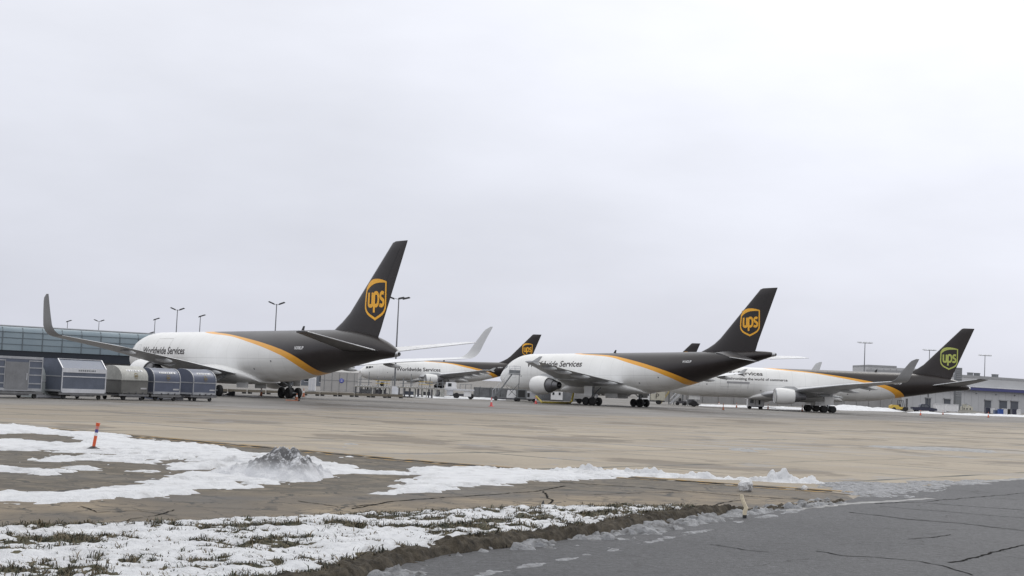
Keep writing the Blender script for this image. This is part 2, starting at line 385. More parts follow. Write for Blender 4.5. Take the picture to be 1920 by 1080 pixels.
def road_mat():
    m, nt, b = new_mat('road_asphalt')
    big = tex(nt, .12, 5, .6, stretch=(1, .6, 1), rotz=R(-55)); mid = tex(nt, .9, 6, .65); fine = tex(nt, 17, 5, .8); sp = tex(nt, 60, 2, .6)
    c0 = rmp(nt, big.outputs['Fac'], .3, (.040, .041, .045), .7, (.078, .079, .084))
    mt = tex(nt, 5.5, 5, .75); c1m = rmp(nt, mt.outputs['Fac'], .32, (.52, .52, .53), .68, (1.45, 1.45, 1.44))
    c1 = rmp(nt, mid.outputs['Fac'], .28, (.70, .70, .71), .72, (1.24, 1.24, 1.23))
    f = rmp(nt, fine.outputs['Fac'], .34, (.50, .50, .50), .66, (1.48, 1.48, 1.48))
    c = mixc(nt, 1.0, mixc(nt, 1.0, c0.outputs[0], c1.outputs[0], 'MULTIPLY'), f.outputs[0], 'MULTIPLY')
    st = tex(nt, .5, 6, .7, stretch=(.5, 1.6, 1), rotz=R(-57)); dk_ = mth(nt, 'MULTIPLY_ADD', st.outputs['Fac'], 10, -5.9, clamp=True)
    c = mixc(nt, mth(nt, 'MULTIPLY', dk_, .5), c, (.028, .029, .032))
    sl = mth(nt, 'MULTIPLY_ADD', st.outputs['Fac'], -9, 3.1, clamp=True); c = mixc(nt, mth(nt, 'MULTIPLY', sl, .3), c, (.24, .24, .25))
    c = mixc(nt, .9, c, c1m.outputs[0], 'MULTIPLY')
    tr = nt.nodes.new('ShaderNodeTexCoord'); dn = tex(nt, .5, 5, .65); vm = nt.nodes.new('ShaderNodeVectorMath'); vm.operation = 'MULTIPLY_ADD'; vm.inputs[1].default_value = (2.2, 2.2, 0)
    nt.links.new(dn.outputs['Color'], vm.inputs[0]); nt.links.new(tr.outputs['Object'], vm.inputs[2])
    vo = nt.nodes.new('ShaderNodeTexVoronoi'); vo.feature = 'DISTANCE_TO_EDGE'; vo.inputs['Scale'].default_value = .30; nt.links.new(vm.outputs[0], vo.inputs['Vector'])
    kk = mth(nt, 'MULTIPLY', mth(nt, 'LESS_THAN', vo.outputs['Distance'], .0085), mth(nt, 'MULTIPLY_ADD', mid.outputs['Fac'], 5, -2.2, clamp=True))
    c = mixc(nt, mth(nt, 'MULTIPLY', kk, .85), c, (.012, .012, .012))
    gl = mth(nt, 'MULTIPLY_ADD', sp.outputs['Fac'], 12, -8.0, clamp=True)
    c = mixc(nt, mth(nt, 'MULTIPLY', gl, .5), c, (.36, .36, .36))
    nt.links.new(c, b.inputs['Base Color'])
    rr = nt.nodes.new('ShaderNodeMapRange'); nt.links.new(mid.outputs['Fac'], rr.inputs['Value']); rr.inputs['To Min'].default_value = .55; rr.inputs['To Max'].default_value = .85
    nt.links.new(rr.outputs[0], b.inputs['Roughness']); b.inputs['Specular IOR Level'].default_value = .35
    bump(nt, b, mth(nt, 'ADD', fine.outputs['Fac'], mt.outputs['Fac']), .02, .8)
    return m
def snow_mat(name, a=(.60, .61, .635), d=(.70, .71, .725), dirt=None, amount=0.0, dscale=1.2, rough=.75):
    m, nt, b = new_mat(name)
    n = tex(nt, 2.2, 5, .6); n2 = tex(nt, 26, 4, .7)
    c = rmp(nt, n.outputs['Fac'], .3, a, .7, d).outputs[0]
    if dirt:
        dn = tex(nt, dscale, 6, .7)
        c = mixc(nt, mth(nt, 'MULTIPLY', mth(nt, 'MULTIPLY_ADD', dn.outputs['Fac'], 5.0, -2.5, clamp=True), amount), c, dirt)
    nt.links.new(c, b.inputs['Base Color']); b.inputs['Roughness'].default_value = rough
    b.inputs['Specular IOR Level'].default_value = .25
    n3 = tex(nt, 7, 5, .65)
    bump(nt, b, mth(nt, 'ADD', n3.outputs['Fac'], mth(nt, 'MULTIPLY', n2.outputs['Fac'], .4)), .09, .9)
    return m
SNOW = snow_mat('snow', dirt=(.34, .335, .33), amount=.5, dscale=1.3)
PILE = snow_mat('dirty_heap_snow', (.74, .75, .78), (.86, .87, .88), (.16, .155, .15), .72, 2.1)
SLUSH = snow_mat('grey_slush', (.13, .134, .142), (.30, .308, .325), (.04, .038, .035), .95, 5.0, .45)
SALT = snow_mat('salt_crust', (.26, .26, .26), (.40, .40, .40), (.2, .2, .2), .5, 1.6, .8)
def dirt_mat(name, a, d, scale=3.0, dist=.03):
    m, nt, b = new_mat(name)
    n = tex(nt, scale, 6, .68); n2 = tex(nt, scale * 9, 4, .7)
    c = rmp(nt, n.outputs['Fac'], .3, a, .7, d)
    f = rmp(nt, n2.outputs['Fac'], .3, (.6, .6, .6), .7, (1.3, 1.3, 1.3))
    nt.links.new(mixc(nt, .9, c.outputs[0], f.outputs[0], 'MULTIPLY'), b.inputs['Base Color']); b.inputs['Roughness'].default_value = .9
    b.inputs['Specular IOR Level'].default_value = .2
    bump(nt, b, n2.outputs['Fac'], dist, .8)
    return m
KERBD = dirt_mat('weathered_kerb', (.013, .0115, .0095), (.100, .085, .064), 4.5)
SOIL = dirt_mat('winter_turf_soil', (.040, .040, .026), (.110, .098, .062), 3.0)
def flat(name, poly, z, m, kind='structure'):
    mb = MB(); mb.add([(p[0], p[1], z) for p in poly], [tuple(range(len(poly)))])
    o = mb.build(name, m); tag(o, kind=kind)
    bm = bmesh.new(); bm.from_mesh(o.data); bmesh.ops.triangulate(bm, faces=bm.faces)
    for f in bm.faces:
        if f.normal.z < 0: f.normal_flip()
    bm.to_mesh(o.data); bm.free()
    return o
def GP(pts): return [G(*p) for p in pts]

flat('ground', [(-5000, -300), (5000, -300), (5000, 9000), (-5000, 9000)], 0, apron_mat())
KERB = [Vector((-24, -13.5, 0)), Vector((-9.3, 9.5, 0))] + GP([(650, 1100), (700, 1076), (763, 1056), (860, 1036), (960, 1024), (1060, 1012), (1137, 1001), (1200, 988), (1280, 975), (1350, 965), (1420, 958), (1500, 948), (1580, 940)])
ROADTOP = GP([(1600, 936), (1622, 926), (1680, 916), (1760, 909), (1840, 904), (1920, 899), (2300, 876)])
flat('road', KERB + ROADTOP + [Vector((120, 110, 0)), Vector((120, -40, 0)), Vector((-24, -40, 0))], .008, road_mat())
VTOP = GP([(1420, 957), (1300, 959), (1230, 956), (1100, 956), (950, 960), (800, 966), (600, 974), (400, 984), (200, 990), (0, 994)]) + [Vector((-14, 19.5, 0)), Vector((-30, -2, 0))]
YEL = GP([(-260, 776), (0, 797), (240, 817), (480, 838), (640, 853), (800, 867), (1000, 882), (1280, 903), (1440, 914), (1560, 922), (1612, 927)])
SHO = YEL[:10] + GP([(1590, 930), (1600, 936), (1585, 941)]) + [k for k in KERB[::-1][1:]] + [Vector((-60, -13, 0)), Vector((-60, 75, 0))]
flat('shoulder', SHO, .004, shoulder_mat())

def strip_mesh(name, pts, wd, z, m, jitter=0.0, seg=.25, off=0.0, gaps=0.0, seed=1):
    """thin sheet that follows a line on the ground"""
    P = [Vector((p[0], p[1])) for p in pts]; out = []
    for a, b_ in zip(P[:-1], P[1:]):
        n = max(1, int((b_ - a).length / seg))
        out += [a + (b_ - a) * (i / n) for i in range(n)]
    out.append(P[-1]); r_ = random.Random(seed); mb = MB(); L_ = []; drift = 0
    for i, p in enumerate(out):
        t = (out[min(i + 1, len(out) - 1)] - out[max(i - 1, 0)]).normalized(); n = Vector((-t.y, t.x))
        drift = drift * .85 + r_.uniform(-1, 1) * jitter
        w_ = wd * r_.uniform(1 - .5 * (jitter > 0), 1 + .3 * (jitter > 0)); c = p + n * (drift + off)
        L_.append((c + n * w_ / 2, c - n * w_ / 2))
    for i in range(len(L_) - 1):
        if gaps and r_.random() < gaps: continue
        a, b_ = L_[i], L_[i + 1]
        mb.add([(a[0].x, a[0].y, z), (a[1].x, a[1].y, z), (b_[1].x, b_[1].y, z), (b_[0].x, b_[0].y, z)], [(0, 1, 2, 3)])
    return mb
def worn_paint(name, col, under, keep):
    m, nt, b = new_mat(name); n = tex(nt, 1.6, 6, .75)
    f = mth(nt, 'MULTIPLY_ADD', n.outputs['Fac'], 8.0, -8 * (1 - keep) + .0, clamp=True)
    nt.links.new(mixc(nt, f, under, col), b.inputs['Base Color']); b.inputs['Roughness'].default_value = .7
    return m
YPAINT = worn_paint('worn_yellow_paint', (.36, .205, .025), (.09, .075, .055), .55)
TAR = mat('crack_sealant', (.012, .0115, .011), .95, var=.2); TAR.node_tree.nodes['Principled BSDF'].inputs['Specular IOR Level'].default_value = .03
OLDWHITE = worn_paint('worn_white_paint', (.30, .30, .295), (.17, .17, .17), .54)
for o_ in (-.52, .52):
    tag(strip_mesh('m', YEL[1:], .30, .0125, YPAINT, off=o_, seg=.6, gaps=.06, seed=3 + int(o_ * 10)).build('yellow_line_marking', YPAINT), kind='structure')
tag(strip_mesh('m', YEL[1:-1], .26, .0105, TAR, jitter=.05, gaps=.12, seed=9).build('sealed_joint', TAR), kind='structure')
mb = MB()
for i, (w_, pts) in enumerate([
        (.10, [(985, 900), (1050, 905), (1100, 908), (1200, 914), (1280, 921), (1400, 931), (1480, 936), (1560, 938)]),
        (.05, [(1640, 945), (1713, 942), (1800, 949), (1920, 957)]), (.05, [(1590, 961), (1650, 968), (1700, 975), (1800, 982), (1920, 996)]),
        (.04, [(1650, 950), (1780, 961), (1920, 972)]), (.05, [(1780, 1056), (1830, 1046), (1870, 1035), (1920, 1023)]),
        (.04, [(1530, 1034), (1580, 1043), (1640, 1046), (1720, 1053), (1770, 1062), (1830, 1080)]), (.04, [(1740, 941), (1830, 933), (1920, 925)]),
        (.03, [(1330, 1022), (1360, 1026), (1400, 1033), (1440, 1037)]), (.03, [(1700, 1012), (1740, 1008), (1780, 1003)]),
        (.05, [(660, 955), (740, 940), (830, 934), (920, 928), (1000, 922), (1060, 912)]), (.04, [(1020, 922), (1028, 935), (1040, 938), (1022, 952)]),
        (.04, [(1280, 952), (1330, 950), (1360, 942), (1400, 938)]), (.04, [(560, 940), (640, 952), (700, 946)]), (.03, [(150, 950), (180, 962), (260, 958), (340, 968)]),
        (.04, [(1030, 925), (1120, 928), (1200, 925), (1280, 923)]), (.03, [(215, 985), (260, 972), (300, 966), (330, 957)])]):
    k = strip_mesh('c', GP(pts), w_ * (1.0 if i == 0 else 1.15), .0145, TAR, jitter=.03, seg=.12, gaps=.015, seed=20 + i)
    mb.add(k.v, k.f)
tag(mb.build('pavement_cracks', TAR), kind='structure')
tag(strip_mesh('m', GP([(1470, 958), (1540, 950), (1600, 945), (1680, 940), (1745, 935)]), .35, .0115, OLDWHITE, jitter=.02, seed=4).build('worn_edge_line', OLDWHITE), kind='structure')
tag(strip_mesh('m', GP([(1740, 908), (1800, 906), (1860, 902), (1920, 898), (2100, 886)]), .55, .0118, OLDWHITE, jitter=.02, seed=5).build('worn_edge_line', OLDWHITE), kind='structure')

# --- snow sheet on the shoulder: a height field that dips under the paving where the ground is bare
S1 = GP([(-200, 785), (0, 797), (20, 795), (90, 803), (160, 811), (235, 815), (290, 826), (345, 832), (425, 845), (478, 850), (545, 851), (600, 864), (690, 879), (720, 886), (690, 893), (648, 895), (600, 900), (590, 904), (500, 912), (420, 920), (360, 926), (290, 931), (190, 937), (120, 949), (65, 951), (-10, 943), (-200, 943), (-200, 915), (0, 919), (130, 921), (225, 913), (250, 904), (300, 897), (352, 889), (405, 884), (372, 882), (300, 888), (260, 884), (322, 873), (332, 866), (250, 871), (200, 880), (160, 888), (85, 893), (40, 887), (-200, 880), (-200, 874), (0, 873), (60, 880), (95, 882), (150, 871), (180, 868), (100, 868), (48, 866), (62, 859), (130, 851), (80, 846), (-200, 846)])
S1H = GP([(-100, 814), (60, 814), (110, 816), (168, 827), (150, 832), (90, 830), (30, 826), (-100, 825)])
S2 = GP([(655, 893), (690, 883), (740, 886), (780, 879), (850, 876), (920, 876), (1000, 882), (1080, 880), (1150, 884), (1280, 892), (1290, 898), (1100, 898), (1000, 903), (940, 912), (860, 922), (800, 925), (735, 925), (722, 905), (765, 892)])
X, Y = grid(-28, 8, 27.5, 66, .10)
d = np.maximum(sdf(X, Y, S1), sdf(X, Y, S2)); d = np.minimum(d, -sdf(X, Y, S1H))
n1 = fbm(X * .5, Y * .5, 3, 4); n2 = fbm(X * 2.2, Y * 2.2, 8, 4); n3 = fbm(X * .16, Y * .16, 31, 3)
n4 = fbm(X * 6.5, Y * 6.5, 33, 3)
n5 = fbm(X * .9, Y * 1.8, 35, 4)
d2 = d - .22 + n1 * 1.7 + n2 * 1.3 + n4 * .8 + n5 * 1.4
Z = np.clip(d2 * .16, -.05, .075) + np.clip(d2, 0, .6) * (n2 * .10 + n1 * .07 + .02)
Z += -np.clip((n3 + .7 * n2 + .3 * n4 - .20), 0, 1) * .9
for (pu, pv, r_, h_) in ((425, 867, .13, .13), (440, 868, .10, .16), (385, 880, .16, .14), (436, 892, .12, .1), (445, 898, .14, .1), (593, 866, .16, .2), (585, 868, .2, .15), (400, 876, .2, .1), (362, 884, .15, .08), (470, 880, .3, .12), (655, 857, .2, .1), (640, 858, .16, .08)):
    g = G(pu, pv); Z = Z + h_ * np.exp(-((X - g.x) ** 2 + (Y - g.y) ** 2) / (r_ * r_))
sn = height_sheet('snow_sheet', X, Y, Z, Z > .0, SNOW)
tag(sn, 'thin melting snow sheet with ragged edges on the shoulder', 'snow', kind='stuff')

# --- small leftovers of snow out on the apron
X, Y = grid(-10, 40, 50, 100, .22)
Z = np.full(X.shape, -.05)
for k, pl in enumerate(([(1375, 843), (1410, 841), (1450, 842), (1480, 844), (1450, 847), (1400, 847)], [(1620, 836), (1680, 838), (1740, 839), (1800, 841), (1866, 846), (1850, 849), (1780, 845), (1700, 843), (1640, 839)], [(876, 856), (900, 853), (922, 856), (905, 858)], [(630, 834), (650, 833), (662, 836), (645, 838)], [(840, 861), (850, 860), (850, 862)])):
    dd = sdf(X, Y, GP(pl)) + fbm(X * .8, Y * .8, 50 + k, 4) * 2.2 + fbm(X * 3, Y * 1.5, 58 + k, 3) * 1.6 - .25
    Z = np.maximum(Z, np.clip(dd * .12, -.05, .07))
tag(height_sheet('snow_remnants', X, Y, Z, Z > 0, SALT), 'flat shreds of old snow out on the tan paving', 'snow', kind='stuff')

# --- ploughed ridge
RID = GP([(930, 884), (1000, 886), (1080, 884), (1150, 887), (1280, 895), (1400, 900), (1480, 904), (1556, 907)])
X, Y = grid(-2, 13, 43, 56, .055)
dd, par = dist_line(X, Y, RID); tot = par.max()
wid = .42 + .3 * fbm(par * .6, par * 0, 61, 3) + .12 * np.clip(1 - par / 3, 0, 1)
q = 1 - dd / wid
hh = (.10 + .16 * np.maximum(fbm(par * 1.3, par * 0 + 3, 62, 4), -.4) ) * np.clip(par / 3, .15, 1) * np.clip((tot - par) / .5, .2, 1)
Z = np.clip(q, -.2, 1) ** 1 * hh * 1.5
Z = Z + (q > -.15) * (fbm(X * 2.6, Y * 2.6, 63, 4) * .26 + ridge(X * 8, Y * 8, 64, 3) * .05) * np.clip(q + .3, 0, 1)
for (pu, pv, r_, h_) in ((1155, 886, .22, .22), (1205, 889, .16, .2), (1105, 884, .2, .12), (1448, 903, .2, .40), (1465, 903, .24, .44), (1482, 904, .2, .22), (1505, 905, .2, .2), (1522, 905, .2, .2), (1340, 898, .2, .1), (1560, 908, .2, .1)):
    g = G(pu, pv); Z = np.maximum(Z, (h_ * np.exp(-(((X - g.x) ** 2 + (Y - g.y) ** 2) / (r_ * r_)) ** 1.8) - .03) * (.9 + 1.3 * fbm(X * 3.2, Y * 3.2, 65, 4)))
Z = np.where(Z > .02, Z + np.clip(Z * 3, 0, .5) * (chunks(X * 3.6, Y * 3.6, 66) * .40 + chunks(X * 9, Y * 9, 67) * .12) - .03, Z)
Z = np.minimum(Z, .66)
tag(height_sheet('snow_ridge', X, Y, Z - .01, Z > .01, SNOW), 'low ploughed ridge of clean lumpy snow along the yellow line', 'snow ridge')

# --- dirty heap
X, Y = grid(-9.4, -3.6, 36.6, 42.6, .035)
c0 = G(527, 897); ex = (X - c0.x) / 1.16; ey = (Y - c0.y) / 1.25
rr = np.hypot(ex, ey)
rr = rr * (1 + .35 * fbm(X * 1.3, Y * 1.3, 70, 3))
Z = .70 * np.clip(1.22 * (1 - rr), 0, .9) ** .8
Z = Z + (rr < 1.05) * (fbm(X * 1.7, Y * 1.7, 71, 4) * .34 + fbm(X * 2.6, Y * 2.6, 72, 4) * .40 + fbm(X * 8, Y * 8, 75, 3) * .10) * np.clip(1.15 - rr, 0, .6) * 1.25
Z = Z + (rr < 1.02) * np.clip(1.2 - rr, 0, .75) * (chunks(X * 2.8, Y * 2.8, 76, .1) * .42 + chunks(X * 6.5, Y * 6.5, 77, .1) * .20)
c1 = G(470, 893); r1 = np.hypot((X - c1.x) / 1.25, (Y - c1.y) / .9); Z = np.maximum(Z, .34 * np.clip(1 - r1, 0, 1) ** .8 + ridge(X * 3, Y * 3, 73, 4) * .34 * np.clip(1.1 - r1, 0, .7))
c2 = G(575, 893); r2 = np.hypot((X - c2.x) / .75, (Y - c2.y) / .8); Z = np.maximum(Z, .36 * np.clip(1 - r2, 0, 1) ** .7 + ridge(X * 3, Y * 3, 74, 4) * .32 * np.clip(1.1 - r2, 0, .7))
m_, nt, b = new_mat('heap_snow'); n = tex(nt, 3.4, 6, .72); n2 = tex(nt, 24, 4, .7); t = nt.nodes.new('ShaderNodeTexCoord'); sp = nt.nodes.new('ShaderNodeSeparateXYZ'); nt.links.new(t.outputs['Object'], sp.inputs[0])
cap_ = mth(nt, 'MULTIPLY_ADD', sp.outputs['Z'], 3.4, -.75, clamp=True)      # grit left on the older upper part
f = mth(nt, 'MULTIPLY', cap_, mth(nt, 'MULTIPLY_ADD', n.outputs['Fac'], 11.0, -4.6, clamp=True))
nt.links.new(mixc(nt, mth(nt, 'MULTIPLY', f, .92), rmp(nt, n2.outputs['Fac'], .3, (.53, .54, .57), .7, (.66, .67, .69)).outputs[0], (.085, .084, .086)), b.inputs['Base Color'])
b.inputs['Roughness'].default_value = .8; bump(nt, b, n2.outputs['Fac'], .05, .8)
sk = np.maximum(np.clip(1.25 - r1, 0, 1), np.clip(1.3 - r2, 0, 1)); Z = np.where((rr > 1) & (sk > 0), np.maximum(Z, Z + chunks(X * 4.5, Y * 4.5, 78, .1) * .42 * sk * (fbm(X * 2, Y * 2, 79, 3) > -.05)), Z)
tag(height_sheet('snow_pile', X, Y, Z - .015, Z > .02, m_), 'knee high heap of snow with a gritty grey crown', 'snow pile')

# --- verge with kerb
X, Y = grid(-14, 9.5, 13, 41, .05)
dk, pk = dist_line(X, Y, KERB); inside = sdf(X, Y, KERB + VTOP)
s = np.where(inside > 0, dk, -dk)
endf = np.clip((pk.max() - pk) / 7.0, .12, 1.0)
kn = fbm(X * 2.2, Y * 2.2, 81, 4)
kr = ridge(X * 1.6, Y * 1.6, 83, 4)
base = np.clip((s + .06 + kn * .16) * 1.5, -.03, .125 + kr * .11 + kn * .06) * endf
top = sdf(X, Y, VTOP + [Vector((40, -2, 0)), Vector((40, 36, 0))]) if False else None
dt_, _p = dist_line(X, Y, VTOP)
base = np.minimum(base, np.clip(dt_ * .22 + .012, 0, .3)) + (inside > -.2) * (kn * .07 + ridge(X * 6, Y * 6, 82, 3) * .05 + np.clip(.8 - np.abs(s), 0, .6) * (chunks(X * 4.5, Y * 4.5, 84, .1) * .20 + chunks(X * 11, Y * 11, 85, .1) * .08))
base = np.where(inside > -.15, base, -.05)
kz = (s < .62 + kn * .4)
tag(height_sheet('kerb', X, Y, base, (inside > -.12) & kz, KERBD), kind='structure')
tag(height_sheet('grass_verge', X, Y, base, (inside > -.05) & ~kz, SOIL), kind='structure')
XF, YF, BF, SF, IF = X, Y, base, s, inside
# snow clinging to the verge
X, Y = grid(-13.5, 7.5, 14, 37.5, .042)
ix = np.clip(((X - XF[0, 0]) / .05), 0, XF.shape[1] - 2); iy = np.clip(((Y - YF[0, 0]) / .05), 0, XF.shape[0] - 2)
i0 = ix.astype(int); j0 = iy.astype(int); fx = ix - i0; fy = iy - j0
def samp(A): return (A[j0, i0] * (1 - fx) + A[j0, i0 + 1] * fx) * (1 - fy) + (A[j0 + 1, i0] * (1 - fx) + A[j0 + 1, i0 + 1] * fx) * fy
bz = samp(BF); sg = samp(SF); ig = samp(IF)
a_ = R(36)
U_ = X * math.cos(a_) + Y * math.sin(a_); V_ = -X * math.sin(a_) + Y * math.cos(a_)
cov = fbm(U_ * .45, V_ * 1.1, 91, 4) * .95 + fbm(U_ * 2.2, V_ * 3.6, 92, 4) * 1.0 + fbm(X * 8, Y * 8, 93, 3) * .75
cov += .125 - .6 * np.clip((.62 - sg) / .4, 0, 1) - .7 * np.clip((.12 - ig) / .2, 0, 1)
th = np.clip(cov * .16, -.04, .030) + np.clip(cov, 0, .3) * (chunks(X * 6, Y * 6, 94, .1, .9) * .09 + fbm(X * 14, Y * 14, 95, 3) * .05)
Z = bz + th - .004
sv = height_sheet('verge_snow', X, Y, Z, (th > -.004) & (ig > .05), SNOW)
tag(sv, 'patchy snow caught between the grass tufts of the verge', 'snow', kind='stuff')
# grass
GR = []
for nm, c in (('grass_green', (.044, .050, .028)), ('grass_straw', (.150, .120, .072)), ('grass_dark', (.034, .034, .024))): GR.append(mat(nm, c, .7, var=.3, scale=4))
gm = MB(); r_ = random.Random(5)
cand = np.argwhere((ig > .02) & (sg > .35))
wgt = np.clip(.22 - cov[cand[:, 0], cand[:, 1]], 0.018, .5); wgt = wgt / wgt.sum()
pick = rng.choice(len(cand), size=9800, p=wgt)
for q in pick:
    jy, jx = cand[q]; x0, y0, z0 = X[jy, jx], Y[jy, jx], bz[jy, jx]
    gm.mat(r_.choices((0, 1, 2), (.28, .47, .25))[0]); tall = r_.random() ** 2
    for k in range(r_.randint(3, 7)):
        h = .014 + .042 * r_.random() + .12 * tall ** 2 * r_.random(); a = r_.uniform(0, 6.283); ln = h * r_.uniform(.4, 2.2); w_ = r_.uniform(.004, .010)
        px, py = x0 + r_.gauss(0, .035), y0 + r_.gauss(0, .035); ca, sa = math.cos(a), math.sin(a)
        gm.add([(px - sa * w_, py + ca * w_, z0 - .01), (px + sa * w_, py - ca * w_, z0 - .01), (px + ca * ln * .4 + sa * w_ * .8, py + sa * ln * .4 - ca * w_ * .8, z0 + h * .65), (px + ca * ln * .4 - sa * w_ * .8, py + sa * ln * .4 + ca * w_ * .8, z0 + h * .65), (px + ca * ln, py + sa * ln, z0 + h * .9)], [(0, 1, 2, 3), (3, 2, 4)])
o = gm.build('grass', GR); tag(o, 'sparse winter grass blades poking through the verge snow', 'grass', kind='stuff')

# --- slush along the gutter and at the mouth of the road
X, Y = grid(-8, 26, 13, 56, .06)
dk, pk = dist_line(X, Y, KERB); ins = sdf(X, Y, KERB + VTOP)
s = np.where(ins > 0, -dk, dk)
wv = fbm(pk * .35, pk * 0, 101, 3); q = np.clip(1 - np.abs(s - .30 - wv * .3) / (.36 + wv * .45), -.3, 1)
Z = q * .05 + (q > -.3) * (fbm(X * 1.6, Y * 1.6, 102, 4) * .20 + fbm(X * 4.5, Y * 4.5, 103, 4) * .16) * np.clip(q + .25, 0, 1)
Z *= np.clip((pk.max() - pk) / 5, .25, 1)
Z += (Z > .005) * (chunks(X * 4, Y * 4, 109, .1) * .11 + chunks(X * 9, Y * 9, 110, .1) * .06)
Z -= np.clip(-fbm(X * .7, Y * .7, 107, 4) * 1.1 - fbm(X * 3, Y * 3, 108, 3) * .5 + .0, 0, .2) * 1.2
JM = GP([(1540, 906), (1600, 904), (1660, 906), (1740, 904), (1840, 900), (1940, 894), (1940, 898), (1840, 905), (1760, 912), (1705, 926), (1650, 932), (1600, 931), (1560, 918)])
X2, Y2 = X, Y
jd = sdf(X, Y, JM) + fbm(X * .8, Y * .8, 104, 4) * 1.4 + .1
Z = np.maximum(Z, np.clip(jd * .04, -.03, .025) + (jd > -.2) * (ridge(X * 3, Y * 3, 105, 4) * .12 - .018))
SLN = GP([(880, 1084), (950, 1070), (1030, 1055), (1120, 1039), (1220, 1018), (1310, 998), (1360, 985), (1430, 970), (1500, 958)])
dl, pl = dist_line(X, Y, SLN)
Z = np.maximum(Z, np.clip((.0 + fbm(X * 1.6, Y * 1.6, 106, 4) * .75 + fbm(X * 7, Y * 7, 116, 3) * .3 - dl) * .2, -.03, .035))
Z = np.where((X > 25.8) | (Y > 55.8), -.05, Z)
tag(height_sheet('slush', X, Y, Z + .004, Z > .006, SLUSH), 'grey lumpy slush in the gutter and at the road mouth', 'slush', kind='stuff')

# --- far banks of ploughed snow
def bank(px, hgt, wd, seed, label):
    P = GP(px); x0 = min(p.x for p in P) - 4; x1 = max(p.x for p in P) + 4; y0 = min(p.y for p in P) - 4; y1 = max(p.y for p in P) + 4
    X, Y = grid(x0, x1, y0, y1, .5); dd, par = dist_line(X, Y, P)
    Z = (1 - dd / wd) * hgt * (1 + 1.1 * fbm(par * .12, par * 0, seed, 4)) + fbm(X * .5, Y * .5, seed + 1, 4) * .35 * (dd < wd * 1.3)
    tag(height_sheet('snow_bank', X, Y, Z, Z > 0, SNOW), label, 'snow bank', 'far banks of ploughed snow')
bank([(1318, 761), (1380, 763), (1440, 766), (1500, 767)], .45, 3, 111, 'long low snow bank beyond the white service cart')
bank([(1555, 768), (1600, 769), (1668, 771)], .95, 4, 121, 'highest white snow bank left of the yellow forklift')
bank([(1735, 775), (1780, 777), (1850, 779), (1925, 782)], .35, 4, 131, 'long flat snow bank in front of the blue and white bins')
bank([(755, 744), (800, 745), (905, 748)], .30, 4, 141, 'thin snow bank below the roller stands')
# ------------------------------------------------------------------ airliners
def pale_topped(name, col, rough):
    """paint that turns mottled pale and rougher on the faces that look upwards"""
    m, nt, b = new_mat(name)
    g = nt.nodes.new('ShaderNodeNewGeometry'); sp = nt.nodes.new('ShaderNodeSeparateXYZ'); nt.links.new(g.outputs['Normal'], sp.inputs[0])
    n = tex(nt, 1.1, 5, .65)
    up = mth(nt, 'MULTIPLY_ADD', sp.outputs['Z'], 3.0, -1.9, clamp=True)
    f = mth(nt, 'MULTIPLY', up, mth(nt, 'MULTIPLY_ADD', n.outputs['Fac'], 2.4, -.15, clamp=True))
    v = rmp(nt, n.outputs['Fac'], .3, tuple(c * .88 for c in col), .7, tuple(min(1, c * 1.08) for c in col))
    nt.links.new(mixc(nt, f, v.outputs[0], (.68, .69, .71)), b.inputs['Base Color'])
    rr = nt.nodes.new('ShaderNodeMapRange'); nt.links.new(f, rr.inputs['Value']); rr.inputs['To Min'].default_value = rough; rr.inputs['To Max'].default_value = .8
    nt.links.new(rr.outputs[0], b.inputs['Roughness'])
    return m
PALE_TOP_WING = pale_topped('wing_grey_pale_top', (.47, .48, .50), .38)
TAILG = mat('tailplane_grey', (.060, .058, .061), .45, var=.2)
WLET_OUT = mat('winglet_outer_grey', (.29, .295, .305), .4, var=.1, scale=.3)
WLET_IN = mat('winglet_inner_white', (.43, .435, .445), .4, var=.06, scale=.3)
PALE_TOP_BROWN = pale_topped('brown_paint_pale_top', (.024, .020, .022), .34)
PALE_TOP_GREY = pale_topped('tailplane_grey_pale_top', (.060, .058, .061), .38)
def pchip(pts, x):
    X = np.array([p[0] for p in pts], float); Y = np.array([p[1] for p in pts], float)
    h = np.diff(X); d = np.diff(Y) / h; m = np.zeros(len(X))
    for i in range(1, len(X) - 1):
        if d[i - 1] * d[i] > 0:
            w1 = 2 * h[i] + h[i - 1]; w2 = h[i] + 2 * h[i - 1]; m[i] = (w1 + w2) / (w1 / d[i - 1] + w2 / d[i])
    m[0] = d[0]; m[-1] = d[-1]
    x = np.clip(x, X[0], X[-1]); i = np.clip(np.searchsorted(X, x) - 1, 0, len(X) - 2); t = (x - X[i]) / h[i]
    return (1 + 2 * t) * (1 - t) ** 2 * Y[i] + t * (1 - t) ** 2 * h[i] * m[i] + t * t * (3 - 2 * t) * Y[i + 1] + t * t * (t - 1) * h[i] * m[i + 1]

